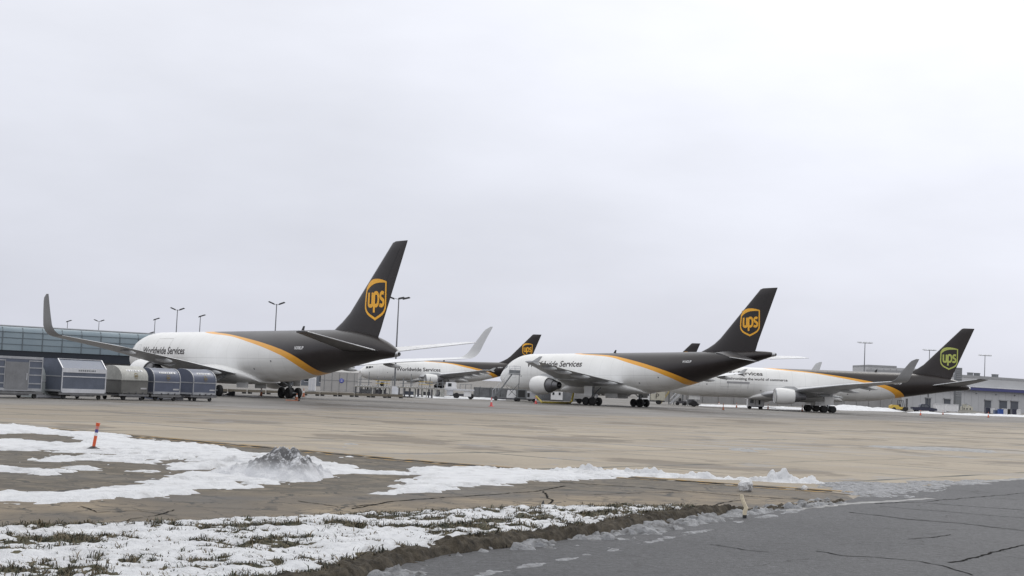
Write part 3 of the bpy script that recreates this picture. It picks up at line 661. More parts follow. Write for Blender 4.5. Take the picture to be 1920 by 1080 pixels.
TWIN_B = dict(   # slimmer twin with tall blended winglets; x aft of the nose, z above the ground
    L=53.7, tilt=0.6, xg=28.3, xgear=27.45, dz=0.4, track=4.65, xn=5.7,
    top=[(0, 4.05), (.12, 4.45), (.4, 4.8), (1, 5.3), (2, 5.95), (3, 6.6), (4, 6.92), (5.5, 7.18), (7.5, 7.28), (43, 7.28), (46.5, 7.14), (49.5, 6.72), (51.5, 6.22), (52.8, 5.72), (53.4, 5.42), (53.7, 5.2)],
    bot=[(0, 4.05), (.12, 3.68), (.4, 3.38), (1, 3.0), (2, 2.62), (3.5, 2.3), (6, 2.1), (33, 2.1), (36, 2.25), (40, 2.8), (44, 3.42), (48, 4.05), (51, 4.48), (53.0, 4.68), (53.7, 4.8)],
    wid=[(0, 0), (.12, .45), (.4, .88), (1, 1.3), (2, 1.8), (3.5, 2.22), (6, 2.48), (7.5, 2.515), (34, 2.515), (38, 2.42), (42, 2.12), (46, 1.62), (50, 1.0), (52.5, .6), (53.4, .36), (53.7, .2)],
    up=[(0, 9.9), (13, 8.4), (17, 7.5), (21.2, 7.12), (24, 6.94), (29.3, 6.42), (35, 5.66), (39, 4.82), (41, 3.95), (42.2, 3.0), (43.5, 1.0), (60, 0.1)],
    lo=[(0, 9.9), (12, 8.3), (15.5, 7.5), (19.7, 7.04), (25.3, 6.68), (29.6, 6.12), (34.5, 5.30), (38.3, 4.33), (40, 3.4), (40.8, 2.6), (41.8, 1.0), (60, 0.1)],
    wing=[(1.6, 16.4, 28.2, 2.75, .13), (2.6, 17.1, 28.3, 2.80, .125), (8.0, 20.9, 28.6, 3.75, .11), (16, 26.4, 31.5, 4.78, .10), (23.4, 31.6, 34.1, 5.5, .095)],
    eng=(17.5, 7.9, 2.65), fin_base=[(6.3, 41.4, 50.3), (6.9, 42.3, 50.6), (7.4, 43.2, 50.85), (8.0, 44.3, 51.1), (8.8, 45.5, 51.47)], fin_tip=(15.2, 52.15, 54.4),
    stab=[(0.4, 46.0, 51.6, 5.2), (1.2, 46.5, 51.7, 5.27), (9.3, 51.2, 53.2, 6.5)], stab_tilt=0, emblem=(49.95, 8.15, 11.95))
TWIN_A = dict(   # fatter twin with small wingtip fences
    L=53.3, tilt=1.4, xg=25.3, xgear=24.85, dz=0.05, track=4.8, xn=6.7,
    top=[(0, 4.0), (.12, 4.4), (.4, 4.78), (1, 5.3), (2, 6.0), (3, 6.65), (4, 7.1), (5.5, 7.5), (7.5, 7.65), (44, 7.65), (50, 7.68), (52.8, 7.5), (53.3, 7.38)],
    bot=[(0, 4.0), (.12, 3.62), (.4, 3.32), (1, 2.95), (2, 2.55), (3.5, 2.2), (6, 2.0), (31, 2.0), (34, 2.25), (38, 3.0), (42, 4.0), (46, 5.1), (50, 6.2), (52.8, 6.9), (53.3, 7.0)],
    wid=[(0, 0), (.12, .46), (.4, .9), (1, 1.35), (2, 1.9), (3.5, 2.4), (6, 2.75), (7.5, 2.82), (32, 2.82), (36, 2.72), (40, 2.4), (44, 1.85), (48, 1.2), (52.8, .35), (53.3, .2)],
    up=[(0, 9.9), (12, 8.6), (18, 7.6), (24.9, 7.22), (29.7, 6.53), (35, 5.45), (38.3, 4.5), (40.3, 3.55), (41.6, 2.6), (43, 1.0), (60, .1)],
    lo=[(0, 9.9), (11, 8.5), (16.5, 7.6), (25.1, 6.98), (28.4, 6.36), (30.3, 5.95), (33.9, 5.15), (38, 3.72), (38.9, 3.1), (40.8, 1.0), (60, .1)],
    wing=[(1.8, 16.0, 28.4, 3.2, .13), (2.8, 16.7, 28.5, 3.25, .125), (8.0, 20.2, 28.6, 3.95, .11), (14.5, 24.3, 29.6, 4.7, .10), (20.6, 28.2, 30.8, 5.5, .09)],
    eng=(16.2, 7.95, 2.75), fin_base=[(6.9, 39.8, 49.8), (7.6, 40.6, 50.05), (8.1, 41.9, 50.25), (8.7, 43.1, 50.45), (9.4, 44.1, 50.75)], fin_tip=(15.7, 50.8, 53.55),
    stab=[(0.6, 45.4, 51.3, 6.85), (1.4, 45.9, 51.4, 6.9), (7.9, 50.2, 52.6, 7.4)], stab_tilt=13, emblem=(49.25, 9.65, 13.25))

def half_width(T, x, z):
    t = pchip(T['top'], x); b = pchip(T['bot'], x); wdt = pchip(T['wid'], x)
    s = 1 - ((z - (t + b) / 2) / np.maximum((t - b) / 2, 1e-6)) ** 2
    return wdt * np.sqrt(np.maximum(s, 0.0))

def livery_mat(name, T):
    m, nt, b = new_mat(name)
    t = nt.nodes.new('ShaderNodeTexCoord'); sp = nt.nodes.new('ShaderNodeSeparateXYZ'); nt.links.new(t.outputs['Object'], sp.inputs[0])
    def curve(pts):
        n = nt.nodes.new('ShaderNodeFloatCurve'); c = n.mapping.curves[0]
        xs = np.arange(0, 60.01, 2.0); ys = pchip(pts, xs)
        P = [(float(x) / 60, float(y) / 10) for x, y in zip(xs, ys)]
        c.points[0].location = P[0]; c.points[1].location = P[-1]
        for p in P[1:-1]: c.points.new(*p)
        n.mapping.update(); nt.links.new(mth(nt, 'DIVIDE', sp.outputs['X'], 60.0), n.inputs['Value'])
        return mth(nt, 'MULTIPLY', n.outputs[0], 10.0)
    def above(c): return mth(nt, 'MULTIPLY_ADD', mth(nt, 'SUBTRACT', sp.outputs['Z'], c), 40.0, 0.5, clamp=True)
    n1 = tex(nt, 0.35, 5, 0.6); n2 = tex(nt, 1.2, 4, 0.6, stretch=(0.25, 1, 3))
    white = rmp(nt, n1.outputs['Fac'], 0.3, (0.70, 0.70, 0.685), 0.7, (0.77, 0.77, 0.76))
    # grime that has settled along the keel
    g = mth(nt, 'MULTIPLY', mth(nt, 'MULTIPLY_ADD', sp.outputs['Z'], -0.55, 2.3, clamp=True), mth(nt, 'MULTIPLY_ADD', n2.outputs['Fac'], 2.2, -0.65, clamp=True))
    w1 = mixc(nt, mth(nt, 'MULTIPLY', g, 0.55), white.outputs[0], (0.36, 0.33, 0.28))
    # panel joints every 2.2 m and lap joints along the body
    jx = mth(nt, 'LESS_THAN', mth(nt, 'PINGPONG', sp.outputs['X'], 1.1), 0.014)
    jz = mth(nt, 'LESS_THAN', mth(nt, 'ABSOLUTE', mth(nt, 'SUBTRACT', sp.outputs['Z'], 4.35)), 0.02)
    st = tex(nt, 1.0, 5, .65, stretch=(1.6, 1, .10))
    run = mth(nt, 'MULTIPLY', mth(nt, 'MULTIPLY_ADD', st.outputs['Fac'], 5.0, -2.75, clamp=True), mth(nt, 'MULTIPLY_ADD', sp.outputs['Z'], -.30, 1.75, clamp=True))
    w1 = mixc(nt, mth(nt, 'MULTIPLY', run, .22), w1, (.38, .36, .32))
    w2 = mixc(nt, mth(nt, 'MULTIPLY', mth(nt, 'MAXIMUM', jx, jz), 0.5), w1, (0.36, 0.36, 0.36))
    br = rmp(nt, n1.outputs['Fac'], 0.3, (0.0155, 0.0115, 0.0115), 0.7, (0.0225, 0.0175, 0.0175))
    gd = rmp(nt, n1.outputs['Fac'], 0.3, (0.72, 0.335, 0.035), 0.7, (0.80, 0.385, 0.045))
    c1 = mixc(nt, above(curve(T['lo'])), w2, gd.outputs[0])
    c2 = mixc(nt, above(curve(T['up'])), c1, br.outputs[0])
    nt.links.new(c2, b.inputs['Base Color']); b.inputs['Roughness'].default_value = 0.3; b.inputs['Specular IOR Level'].default_value = 0.42
    rr = nt.nodes.new('ShaderNodeMapRange'); nt.links.new(n1.outputs['Fac'], rr.inputs['Value'])
    rr.inputs['To Min'].default_value = 0.24; rr.inputs['To Max'].default_value = 0.42; nt.links.new(rr.outputs[0], b.inputs['Roughness'])
    wv = tex(nt, 0.8, 2, 0.5); bump(nt, b, wv.outputs['Fac'], 0.02, 0.25)
    return m
LIV_A = livery_mat('airliner_livery_wide', TWIN_A); LIV_B = livery_mat('airliner_livery_slim', TWIN_B)

AIR = []
for i in range(17):
    xx = 0.5 * (1 + math.cos(math.pi * i / 16)); AIR.append((xx, 0.5 * (1.4845 * math.sqrt(xx) - .63 * xx - 1.758 * xx ** 2 + 1.4215 * xx ** 3 - .5075 * xx ** 4) * 2 + 0.01 * math.sin(math.pi * xx) * 2))
for i in range(1, 16):
    xx = 0.5 * (1 - math.cos(math.pi * i / 16)); AIR.append((xx, -0.36 * (1.4845 * math.sqrt(xx) - .63 * xx - 1.758 * xx ** 2 + 1.4215 * xx ** 3 - .5075 * xx ** 4) * 2))
def section(le, te, pos, tc, n):
    """airfoil ring: le/te x, pos (y,z), thickness ratio, n = direction of the upper side in the (y,z) plane"""
    c = te - le
    return [(le + a * c, pos[0] + n[0] * b_ * tc * c, pos[1] + n[1] * b_ * tc * c) for a, b_ in AIR]

def project_flat(bm, yfun):
    for v in bm.verts: v.co.y = yfun(v.co.x, v.co.z)
def letters(name, body, x0, x1, z0, h, T, parent, m, side=-1, off=0.012, mirror=False):
    cu = bpy.data.curves.new(name, 'FONT'); cu.body = body; cu.size = 1.0; cu.offset = 0.022
    cu.resolution_u = 3
    tmp = bpy.data.objects.new(name, cu); COL.objects.link(tmp)
    dg = bpy.context.evaluated_depsgraph_get(); me = bpy.data.meshes.new_from_object(tmp.evaluated_get(dg))
    bpy.data.objects.remove(tmp); bpy.data.curves.remove(cu)
    bm = bmesh.new(); bm.from_mesh(me)
    xs = [v.co.x for v in bm.verts]; a, b_ = min(xs), max(xs)
    cap = 0.69
    for v in bm.verts:
        fx = (v.co.x - a) / (b_ - a)
        v.co = Vector((x0 + fx * (x1 - x0), 0, z0 + v.co.y / cap * h))
    zlo = min(v.co.z for v in bm.verts); zhi = max(v.co.z for v in bm.verts)
    for k in range(1, 9):
        zc = zlo + (zhi - zlo) * k / 9
        bmesh.ops.bisect_plane(bm, geom=bm.verts[:] + bm.edges[:] + bm.faces[:], plane_co=(0, 0, zc), plane_no=(0, 0, 1))
    project_flat(bm, lambda x, z: side * (float(half_width(T, np.array(x), np.array(z))) + off))
    bm.to_mesh(me); bm.free(); me.materials.clear(); me.materials.append(m); me.name = name
    o = bpy.data.objects.new(name, me); COL.objects.link(o); o.parent = parent
    return o

def ribbon(pts, w_, closed=False):
    """flat outline of a stroke: list of quads in 2-D"""
    P = [Vector(p) for p in pts]; n = len(P); L_, R_ = [], []
    for i in range(n):
        a = P[(i - 1) % n] if (closed or i > 0) else P[i]; c = P[(i + 1) % n] if (closed or i < n - 1) else P[i]
        d1 = (P[i] - a).normalized() if (P[i] - a).length > 1e-6 else None; d2 = (c - P[i]).normalized() if (c - P[i]).length > 1e-6 else None
        if d1 is None: d1 = d2
        if d2 is None: d2 = d1
        t = (d1 + d2).normalized(); nn = Vector((-t.y, t.x)); k = 1 / max(0.45, nn.dot(Vector((-d1.y, d1.x))))
        ww = w_[i] if isinstance(w_, (list, tuple)) else w_
        L_.append(P[i] + nn * ww / 2 * k); R_.append(P[i] - nn * ww / 2 * k)
    return [(L_[i], R_[i], R_[(i + 1) % n], L_[(i + 1) % n]) for i in range(n if closed else n - 1)]
def bez(pts, n=10):
    out = []
    for k in range(0, len(pts) - 1, 3):
        p0, p1, p2, p3 = [Vector(p) for p in pts[k:k + 4]]
        for i in range(n + (1 if k + 4 >= len(pts) else 0)):
            t = i / n; out.append(p0 * (1 - t) ** 3 + p1 * 3 * t * (1 - t) ** 2 + p2 * 3 * t * t * (1 - t) + p3 * t ** 3)
    return out
def emblem_quads():
    """shield with a swoosh across its head and three letters, in a 1 x 1 box (u right, v down)"""
    Q = []
    outer = bez([(0.045, .20), (0.03, .36), (0.02, .52), (0.02, .62), (0.02, .72), (0.06, .80), (0.20, .87), (0.32, .925), (0.42, .95), (0.50, .985),
                 (0.58, .95), (0.68, .925), (0.80, .87), (0.94, .80), (0.97, .72), (0.97, .62), (0.97, .48), (0.975, .28), (0.975, .085)], 8)
    Q += ribbon(outer, 0.062)
    top = bez([(0.02, .24), (0.06, .09), (0.20, .0), (0.46, .0), (0.68, .0), (0.86, .035), (1.005, .075)], 12)
    low = bez([(0.03, .325), (0.14, .19), (0.36, .105), (0.62, .10), (0.76, .095), (0.90, .10), (1.005, .105)], 12)
    for i in range(len(top) - 1): Q.append((top[i], low[i], low[i + 1], top[i + 1]))
    W_ = 0.088
    Q += ribbon(bez([(0.17, .335), (0.17, .45), (0.17, .50), (0.17, .58), (0.17, .67), (0.23, .665), (0.345, .655)], 9), W_)     # u
    Q += ribbon([(0.345, .335), (0.345, .68)], W_)
    Q += ribbon([(0.435, .345), (0.435, .825)], W_)                                                                              # p
    Q += ribbon(bez([(0.435, .365), (0.55, .32), (0.635, .345), (0.635, .50), (0.635, .66), (0.55, .675), (0.435, .645)], 9), W_)
    Q += ribbon(bez([(0.885, .365), (0.80, .325), (0.72, .35), (0.725, .43), (0.73, .51), (0.88, .49), (0.875, .575), (0.87, .675), (0.78, .675), (0.69, .635)], 9), W_)   # s
    return Q
EMB = emblem_quads()

def make_wheel(parent, c, r, wd):
    mb = MB()
    y0, y1 = c[1] - wd / 2, c[1] + wd / 2
    mb.lathe([(y0 + .02, r * .55), (y0, r * .8), (y0 + wd * .12, r * .96), (y0 + wd * .3, r), (y1 - wd * .3, r), (y1 - wd * .12, r * .96), (y1, r * .8), (y1 - .02, r * .55)], (c[0], 0, c[2]), 'y', 24)
    o = mb.build('wheel', RUBBER, parent, 40)
    return o

def make_airliner(T, label, emb_mat, livery, reg, texts, winglets, far_gear=True, rough_copy=False, engines=(-1, 1)):
    root = thing('cargo_airliner', label, 'airplane', group='cargo airliners parked on the apron')
    L_ = T['L']
    # fuselage
    xs = np.concatenate([[0.002, .03, .08, .16, .3, .5, .75], np.arange(1, 8, .4), np.arange(8, 33, 1.25), np.arange(33, L_ - .3, .7), [L_ - .25, L_]])
    t = pchip(T['top'], xs); b_ = pchip(T['bot'], xs); wd = pchip(T['wid'], xs)
    mb = MB(); n = 48; rings = []
    for x, tt, bb, ww in zip(xs, t, b_, wd):
        rings.append([(x, ww * math.sin(2 * math.pi * i / n), (tt + bb) / 2 + (tt - bb) / 2 * math.cos(2 * math.pi * i / n)) for i in range(n)])
    mb.loft(rings)
    fus = mb.build('fuselage', livery, root, 50)
    # wing to body fairing
    mb = MB(); x0, x1 = T['wing'][0][1] - 1.6, T['wing'][0][2] + 3.0; rings = []
    for k in range(25):
        q = k / 24; x = x0 + (x1 - x0) * q; f = math.sin(math.pi * q) ** 0.55
        cz = 2.0 + 1.1 * f; hw = 1.2 + 1.6 * f; hb = 0.05 + 1.35 * f
        rings.append([(x, hw * math.cos(a), cz + (hb if math.sin(a) < 0 else hb * 0.8) * math.sin(a)) for a in [2 * math.pi * i / 28 for i in range(28)]])
    mb.loft(rings); mb.build('belly_fairing', WHITE, root, 50)
    # tail cone exhaust
    e0 = (T['top'][-1][1] + T['bot'][-1][1]) / 2; rr = max(T['wid'][-1][1], .2)
    MB().lathe([(L_ - .35, rr * 1.45), (L_ + .12, rr * 1.12), (L_ + .16, rr * .8), (L_ - .1, rr * .6), (L_ - .1, 0)], (0, 0, e0), 'x', 20).build('exhaust_ring', METAL, root, 40)
    # windscreen panes
    for sd in (-1, 1):
        gm = MB()
        for poly in ([(1.55, 5.02), (2.12, 5.08), (2.28, 5.62), (1.86, 5.66)], [(2.2, 5.08), (2.86, 5.2), (2.92, 5.72), (2.38, 5.66)], [(2.96, 5.24), (3.45, 5.42), (3.3, 5.70), (3.02, 5.72)]):
            poly = [(x, z + 0.15) for x, z in poly]
            V = []
            for i in range(5):
                for j in range(4):
                    a, c = i / 4, j / 3
                    x = (poly[0][0] * (1 - a) + poly[1][0] * a) * (1 - c) + (poly[3][0] * (1 - a) + poly[2][0] * a) * c
                    z = (poly[0][1] * (1 - a) + poly[1][1] * a) * (1 - c) + (poly[3][1] * (1 - a) + poly[2][1] * a) * c
                    V.append((x, sd * (float(half_width(T, np.array(x), np.array(z))) + .015), z))
            gm.add(V, [(i * 4 + j, (i + 1) * 4 + j, (i + 1) * 4 + j + 1, i * 4 + j + 1) for i in range(4) for j in range(3)])
        gm.build('windscreen', GLASS, fus)
    # door outlines, drains, small vents as thin proud strips on the skin
    def skin_strip(mbx, pts, wdt, sd=-1):
        for qd in ribbon(pts, wdt):
            mbx.add([(p.x, sd * (float(half_width(T, np.array(p.x), np.array(p.y))) + .012), p.y) for p in qd], [(0, 1, 2, 3)])
    def rect(x0, x1, z0, z1, k=6):
        P = [(x0, z0 + (z1 - z0) * i / k) for i in range(k)] + [(x0 + (x1 - x0) * i / k, z1) for i in range(k)] + [(x1, z1 - (z1 - z0) * i / k) for i in range(k)] + [(x1 - (x1 - x0) * i / k, z0) for i in range(k + 1)]
        return P
    for sd in (-1, 1): dm = MB(); skin_strip(dm, rect(5.1, 6.0, 3.95, 5.75), .018, sd); dm.build('crew_door_outline', ULDDOOR, fus)
    cm = MB(); skin_strip(cm, rect(9.6, 13.1, 3.9, 6.45, 10), .02); cm.build('cargo_door_outline', CONC, fus)
    for dx_, dz_ in ((7.2, 4.2), (16.5, 3.4), (31.5, 3.3), (35.2, 4.1)):
        pm = MB(); skin_strip(pm, [(dx_, dz_), (dx_ + .22, dz_)], .16); pm.build('service_port', STEEL, fus)
    # antennas on the crown
    am = MB()
    for x in ((36.8,) if winglets else (24.0,)):
        zt = float(pchip(T['top'], np.array(x)))
        am.prism([(x, zt - .08), (x + .5, zt - .08), (x + .62, zt + .42), (x + .38, zt + .42)], 'y', -.03, .03)
    am.build('blade_antenna', BLACK, root)
    # wings
    for sd in (-1, 1):
        mb = MB(); rings = []
        for y, le, te, z, tc in T['wing']: rings.append(section(le, te, (sd * y, z), tc, (0, 1)))
        mb.loft(rings); wg = mb.build('wing', PALE_TOP_WING, root, 40)
        y, le, te, z, tc = T['wing'][-1]
        if winglets:
            mb = MB(); rings = []
            for k in range(15):
                q = k / 14; a = min(1.0, q / 0.42); cant = a * R(72)
                if k == 0: yy, zz = y, z
                else:
                    st = 0.62 if q <= 0.42 else 0.255
                    ds = 4.45 / 14
                    yy += math.cos(cant) * ds; zz += math.sin(cant) * ds
                l = le + 0.65 * (q * 4.25) * (0.75 + 0.25 * q); c = (te - le) * (1 - q) + 1.05 * q; l += .5 * max(0, q - .9) / .1 * (1 if k == 14 else .35); c -= .55 * max(0, q - .9) / .1 * (1 if k == 14 else .35)
                rings.append(section(l, l + c, (sd * yy, zz), .09, (-sd * math.sin(cant), math.cos(cant))))
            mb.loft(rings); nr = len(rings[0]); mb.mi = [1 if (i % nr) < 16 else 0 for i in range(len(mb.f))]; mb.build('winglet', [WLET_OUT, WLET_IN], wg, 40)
        else:
            mb = MB()
            mb.prism([(le + 1.3, z), (te + .1, z + .02), (te + .75, z + .68), (te + .3, z + .68)], 'y', sd * (y + .02) - .05, sd * (y + .02) + .05)
            mb.prism([(le + 1.4, z - .03), (te + .05, z - .05), (te + .4, z - .45), (te + .05, z - .45)], 'y', sd * (y + .02) - .05, sd * (y + .02) + .05)
            mb.build('wingtip_fence', WINGG, wg)
        # flap track fairings
        ys = (5.2, 10.6, 14.4, 17.6) if not winglets else (4.9, 10.8, 15.4)
        for fy in ys:
            W_ = T['wing']; k = max(i for i in range(len(W_) - 1) if W_[i][0] <= fy); q = (fy - W_[k][0]) / (W_[k + 1][0] - W_[k][0])
            le_, te_, z_ = [W_[k][j] * (1 - q) + W_[k + 1][j] * q for j in (1, 2, 3)]
            c_ = te_ - le_; Ln = 1.9 + c_ * .30; x0 = te_ - Ln * .66
            mb = MB(); rings = []
            for i in range(13):
                p = i / 12; r_ = (.17 if winglets else .2) * math.sin(math.pi * min(1, p * .97 + .03)) ** .6
                rings.append([(x0 + Ln * p, sd * fy + r_ * .7 * math.cos(t_), z_ - .22 - .24 * p + r_ * 1.35 * math.sin(t_)) for t_ in [2 * math.pi * j / 12 for j in range(12)]])
            mb.loft(rings); mb.build('flap_fairing', WINGG, wg, 50)
    # engines
    ex, ey, ez = T['eng']; KE = 0.92
    def S(prof): return [(a * KE, r_ * KE) for a, r_ in prof]
    for sd in engines:
        mb = MB()
        mb.lathe(S([(1.15, .0), (1.15, 1.12), (.5, 1.13), (.12, 1.17), (0.06, 1.22)]), (ex, sd * ey, ez), 'x', 40)
        mb.lathe(S([(0.14, 1.315), (.5, 1.40), (1.2, 1.47), (2.0, 1.46), (2.9, 1.36), (3.45, 1.25), (3.45, 1.18), (2.6, 1.2), (2.6, .9)]), (ex, sd * ey, ez), 'x', 40)
        en = mb.build('engine', [WHITE], root, 40)
        MB().lathe(S([(0.06, 1.22), (0, 1.255), (.03, 1.29), (.14, 1.317)]), (ex, sd * ey, ez), 'x', 40).build('inlet_lip', METAL, en, 60)
        MB().lathe(S([(.25, 0), (.55, .2), (1.1, .34)]), (ex, sd * ey, ez), 'x', 20).build('spinner', DARKM, en, 60)
        MB().lathe(S([(1.10, .3), (1.10, 1.11), (1.13, 1.11), (1.13, .3)]), (ex, sd * ey, ez), 'x', 40).build('fan', BLACK, en, 40)
        MB().lathe(S([(2.75, 1.12), (3.4, 1.10), (4.2, .93), (4.55, .80), (4.62, .69), (5.35, .58), (5.6, .53), (5.6, .47), (5.0, .45), (5.0, 0)]), (ex, sd * ey, ez), 'x', 36).build('core_nozzle', EXH, en, 35)
        MB().lathe(S([(5.0, .3), (5.45, .24), (6.0, .04), (6.02, 0)]), (ex, sd * ey, ez), 'x', 20).build('exhaust_cone', DARKM, en, 60)
        W_ = T['wing'][2]; z_w = W_[3]; xle = W_[1]
        mb = MB(); rings = []
        for x, zt, zb, hw in ((ex + .9, ez + 1.38, ez + 1.1, .03), (ex + 1.8, ez + 1.62, ez + 1.1, .2), (ex + 3.2, max(ez + 1.62, z_w - .1), ez + 1.0, .26), (xle + .4, z_w + .22, ez + .85, .27), (xle + 2.2, z_w + .1, ez + .8, .24), (xle + 4.2, z_w - .1, z_w - .5, .1), (xle + 5.0, z_w - .15, z_w - .3, .02)):
            rings.append([(x, sd * ey - hw, zb), (x, sd * ey + hw, zb), (x, sd * ey + hw, zt), (x, sd * ey - hw, zt)])
        mb.loft(rings); mb.build('pylon', WINGG, en, 30)
    # fin
    mb = MB(); rings = []
    zt, lt, tt = T['fin_tip']; zb, lb, tb = T['fin_base'][-1]
    secs = [(z, l, t_, .085 + .02 * i / 4) for i, (z, l, t_) in enumerate(T['fin_base'])]
    for k in range(1, 9):
        q = k / 8; secs.append((zb + (zt - zb) * q, lb + (lt - lb) * q, tb + (tt - tb) * q, .10 - .01 * q))
    secs.append((zt + .12, lt + .38, tt + .03, .05))
    def fin_half(x, z):
        zz = [s[0] for s in secs]; i = max(0, min(len(secs) - 2, int(np.searchsorted(zz, z)) - 1)); q = (z - zz[i]) / (zz[i + 1] - zz[i])
        l = secs[i][1] * (1 - q) + secs[i + 1][1] * q; t_ = secs[i][2] * (1 - q) + secs[i + 1][2] * q; tc = secs[i][3] * (1 - q) + secs[i + 1][3] * q
        a = min(1, max(0, (x - l) / (t_ - l)))
        return 0.43 * (1.4845 * math.sqrt(a) - .63 * a - 1.758 * a * a + 1.4215 * a ** 3 - .5075 * a ** 4) * 2 * tc * (t_ - l)
    for z, l, t_, tc in secs:
        rg = []
        for i in range(25):
            a = 0.5 * (1 + math.cos(math.pi * i / 24)); rg.append((a, 1))
        for i in range(1, 24):
            a = 0.5 * (1 - math.cos(math.pi * i / 24)); rg.append((a, -1))
        rings.append([(l + a * (t_ - l), s_ * 0.43 * (1.4845 * math.sqrt(a) - .63 * a - 1.758 * a * a + 1.4215 * a ** 3 - .5075 * a ** 4) * 2 * tc * (t_ - l), z) for a, s_ in rg])
    mb.loft(rings); fin = mb.build('tail_fin', BROWN, root, 40)
    # the pale leading edge strip of the fin
    mb = MB()
    for k in range(3, len(secs) - 2):
        z0, l0 = secs[k][0], secs[k][1]; z1, l1 = secs[k + 1][0], secs[k + 1][1]
        mb.tube((l0 + .02, 0, z0), (l1 + .02, 0, z1), .045, .045, 8, False)
    mb.build('leading_edge', LIGHTG, fin, 60)
    # rudder hinge line
    for sd in (-1, 1):
        mb = MB(); xm = lambda z: (lb + (tb - lb) * .68) + ((lt + (tt - lt) * .66) - (lb + (tb - lb) * .68)) * (z - zb) / (zt - zb)
        for k in range(12):
            za, zc = zb - .6 + (zt - zb) * k / 12, zb - .6 + (zt - zb) * (k + 1) / 12
            mb.add([(xm(za) + d, sd * (fin_half(xm(za) + d, za) + .012), za) for d in (0, .05)] + [(xm(zc) + d, sd * (fin_half(xm(zc) + d, zc) + .012), zc) for d in (.05, 0)], [(0, 1, 2, 3)])
        mb.build('rudder_hinge', BLACK, fin)
        ec, e0_, e1_ = T['emblem']; ew = 3.15
        mb = MB()
        bm = bmesh.new()
        for qd in EMB:
            try: bm.faces.new([bm.verts.new((ec - ew / 2 + p.x * ew, 0, e1_ - p.y * (e1_ - e0_))) for p in (qd if sd < 0 else [Vector((1 - v_.x, v_.y)) if False else v_ for v_ in qd])])
            except ValueError: pass
        bmesh.ops.subdivide_edges(bm, edges=bm.edges[:], cuts=1, use_grid_fill=True)
        k_ = 0
        for f_ in bm.faces:
            for v_ in f_.verts: pass
        for v_ in bm.verts:
            k_ += 1
            v_.co.y = sd * (fin_half(v_.co.x, v_.co.z) + .02 + (k_ % 7) * .0006)
        me = bpy.data.meshes.new('emblem'); bm.to_mesh(me); bm.free(); me.materials.append(emb_mat)
        o = bpy.data.objects.new('emblem', me); COL.objects.link(o); o.parent = fin
        if sd > 0:   # mirror so that the letters read the right way round on the far side too
            for v_ in me.vertices: v_.co.x = 2 * ec - v_.co.x
            for v_ in me.vertices: v_.co.y = fin_half(v_.co.x, v_.co.z) + .02
    # tailplane
    for sd in (-1, 1):
        mb = MB(); rings = []
        S = T['stab']; a = R(T['stab_tilt'] if sd < 0 else T['stab_tilt'] * .35)
        for i, (y, le, te, z) in enumerate(S):
            rg = section(le, te, (sd * y, z), .09, (0, 1)); piv = S[0][1] + (S[0][2] - S[0][1]) * .55
            rings.append([(piv + (p[0] - piv) * math.cos(a) + (p[2] - z) * math.sin(a), p[1], z - (p[0] - piv) * math.sin(a) + (p[2] - z) * math.cos(a)) for p in rg])
        mb.loft(rings); mb.cur = 0
        st = mb.build('tailplane', PALE_TOP_BROWN if winglets else (PALE_TOP_GREY if sd > 0 else TAILG), root, 40)
        mb = MB()   # pale trailing and leading edges
        for j, rad in ((0, .05), (16, .055)):
            for k in range(1, len(rings) - 1): mb.tube(rings[k][j], rings[k + 1][j], rad, rad * .8, 8)
        mb.build('pale_edge', LIGHTG, st, 60)
    # registration and titles, on the skin
    lw = 1.45
    for sd in (-1, 1):
        xr = 39.5; a_, b2 = (xr, xr + lw) if sd < 0 else (xr + lw, xr)
        letters('registration', reg, a_, b2, 6.1 if not winglets else 5.28, .3, T, fus, REFL, sd)
        for body, x0, x1, z0, h in texts:
            a_, b2 = (x0, x1) if sd < 0 else (x1, x0)
            letters('lettering', body, a_, b2, z0, h, T, fus, LETTER, sd)
    # undercarriage; the plane is pitched, so work out how high the ground is under each leg
    def gz(x): return T['dz'] - (x - T['xg']) * math.sin(R(T['tilt']))
    for sd in (-1, 1):
        x, y = T['xgear'], sd * T['track']; g = gz(x); r = .58
        mb = MB(); mb.tube((x, y, g + .75), (x, y * .97, 2.7), .17, .19, 14); mb.tube((x - .72, y, g + r), (x + .72, y, g + r), .11, .11, 10)
        mb.tube((x, y, g + 1.25), (x - .2, y * .62, 2.6), .08, .08, 8); mb.tube((x + .1, y, g + .9), (x + .55, y, g + 1.5), .05, .05, 8); mb.tube((x + .55, y, g + 1.5), (x + .1, y, g + 2.0), .05, .05, 8)
        for dx in (-.72, .72): mb.tube((x + dx, y - .6, g + r), (x + dx, y + .6, g + r), .09, .09, 10)
        gear = mb.build('main_landing_gear', STEEL, root, 40)
        for dx in (-.72, .72):
            for dy in (-.57, .57):
                wl = make_wheel(gear, (x + dx, y + dy, g + r), r, .42)
        MB().prism([(x - .75, g + 1.3), (x + .7, g + 1.3), (x + .8, 2.75), (x - .85, 2.75)], 'y', y + sd * .82, y + sd * .87).build('gear_door', WHITE, gear)
        # open inner bay door, hanging below the keel
        MB().prism([(x - 1.1, 1.15 + g * .5), (x + 1.2, 1.15 + g * .5), (x + 1.3, 2.3), (x - 1.2, 2.3)], 'y', sd * 1.05, sd * 1.11).build('bay_door', WHITE, gear)
    x = T['xn']; g = gz(x); r = .5; mb = MB()
    mb.tube((x, 0, g + .4), (x, 0, 2.6), .12, .15, 12); mb.tube((x, -.45, g + r), (x, .45, g + r), .07, .07, 10); mb.tube((x, 0, g + 1.0), (x - 1.0, 0, 2.4), .07, .07, 8)
    gear = mb.build('nose_landing_gear', STEEL, root, 40)
    for dy in (-.36, .36): make_wheel(gear, (x, dy, g + r), r, .34)
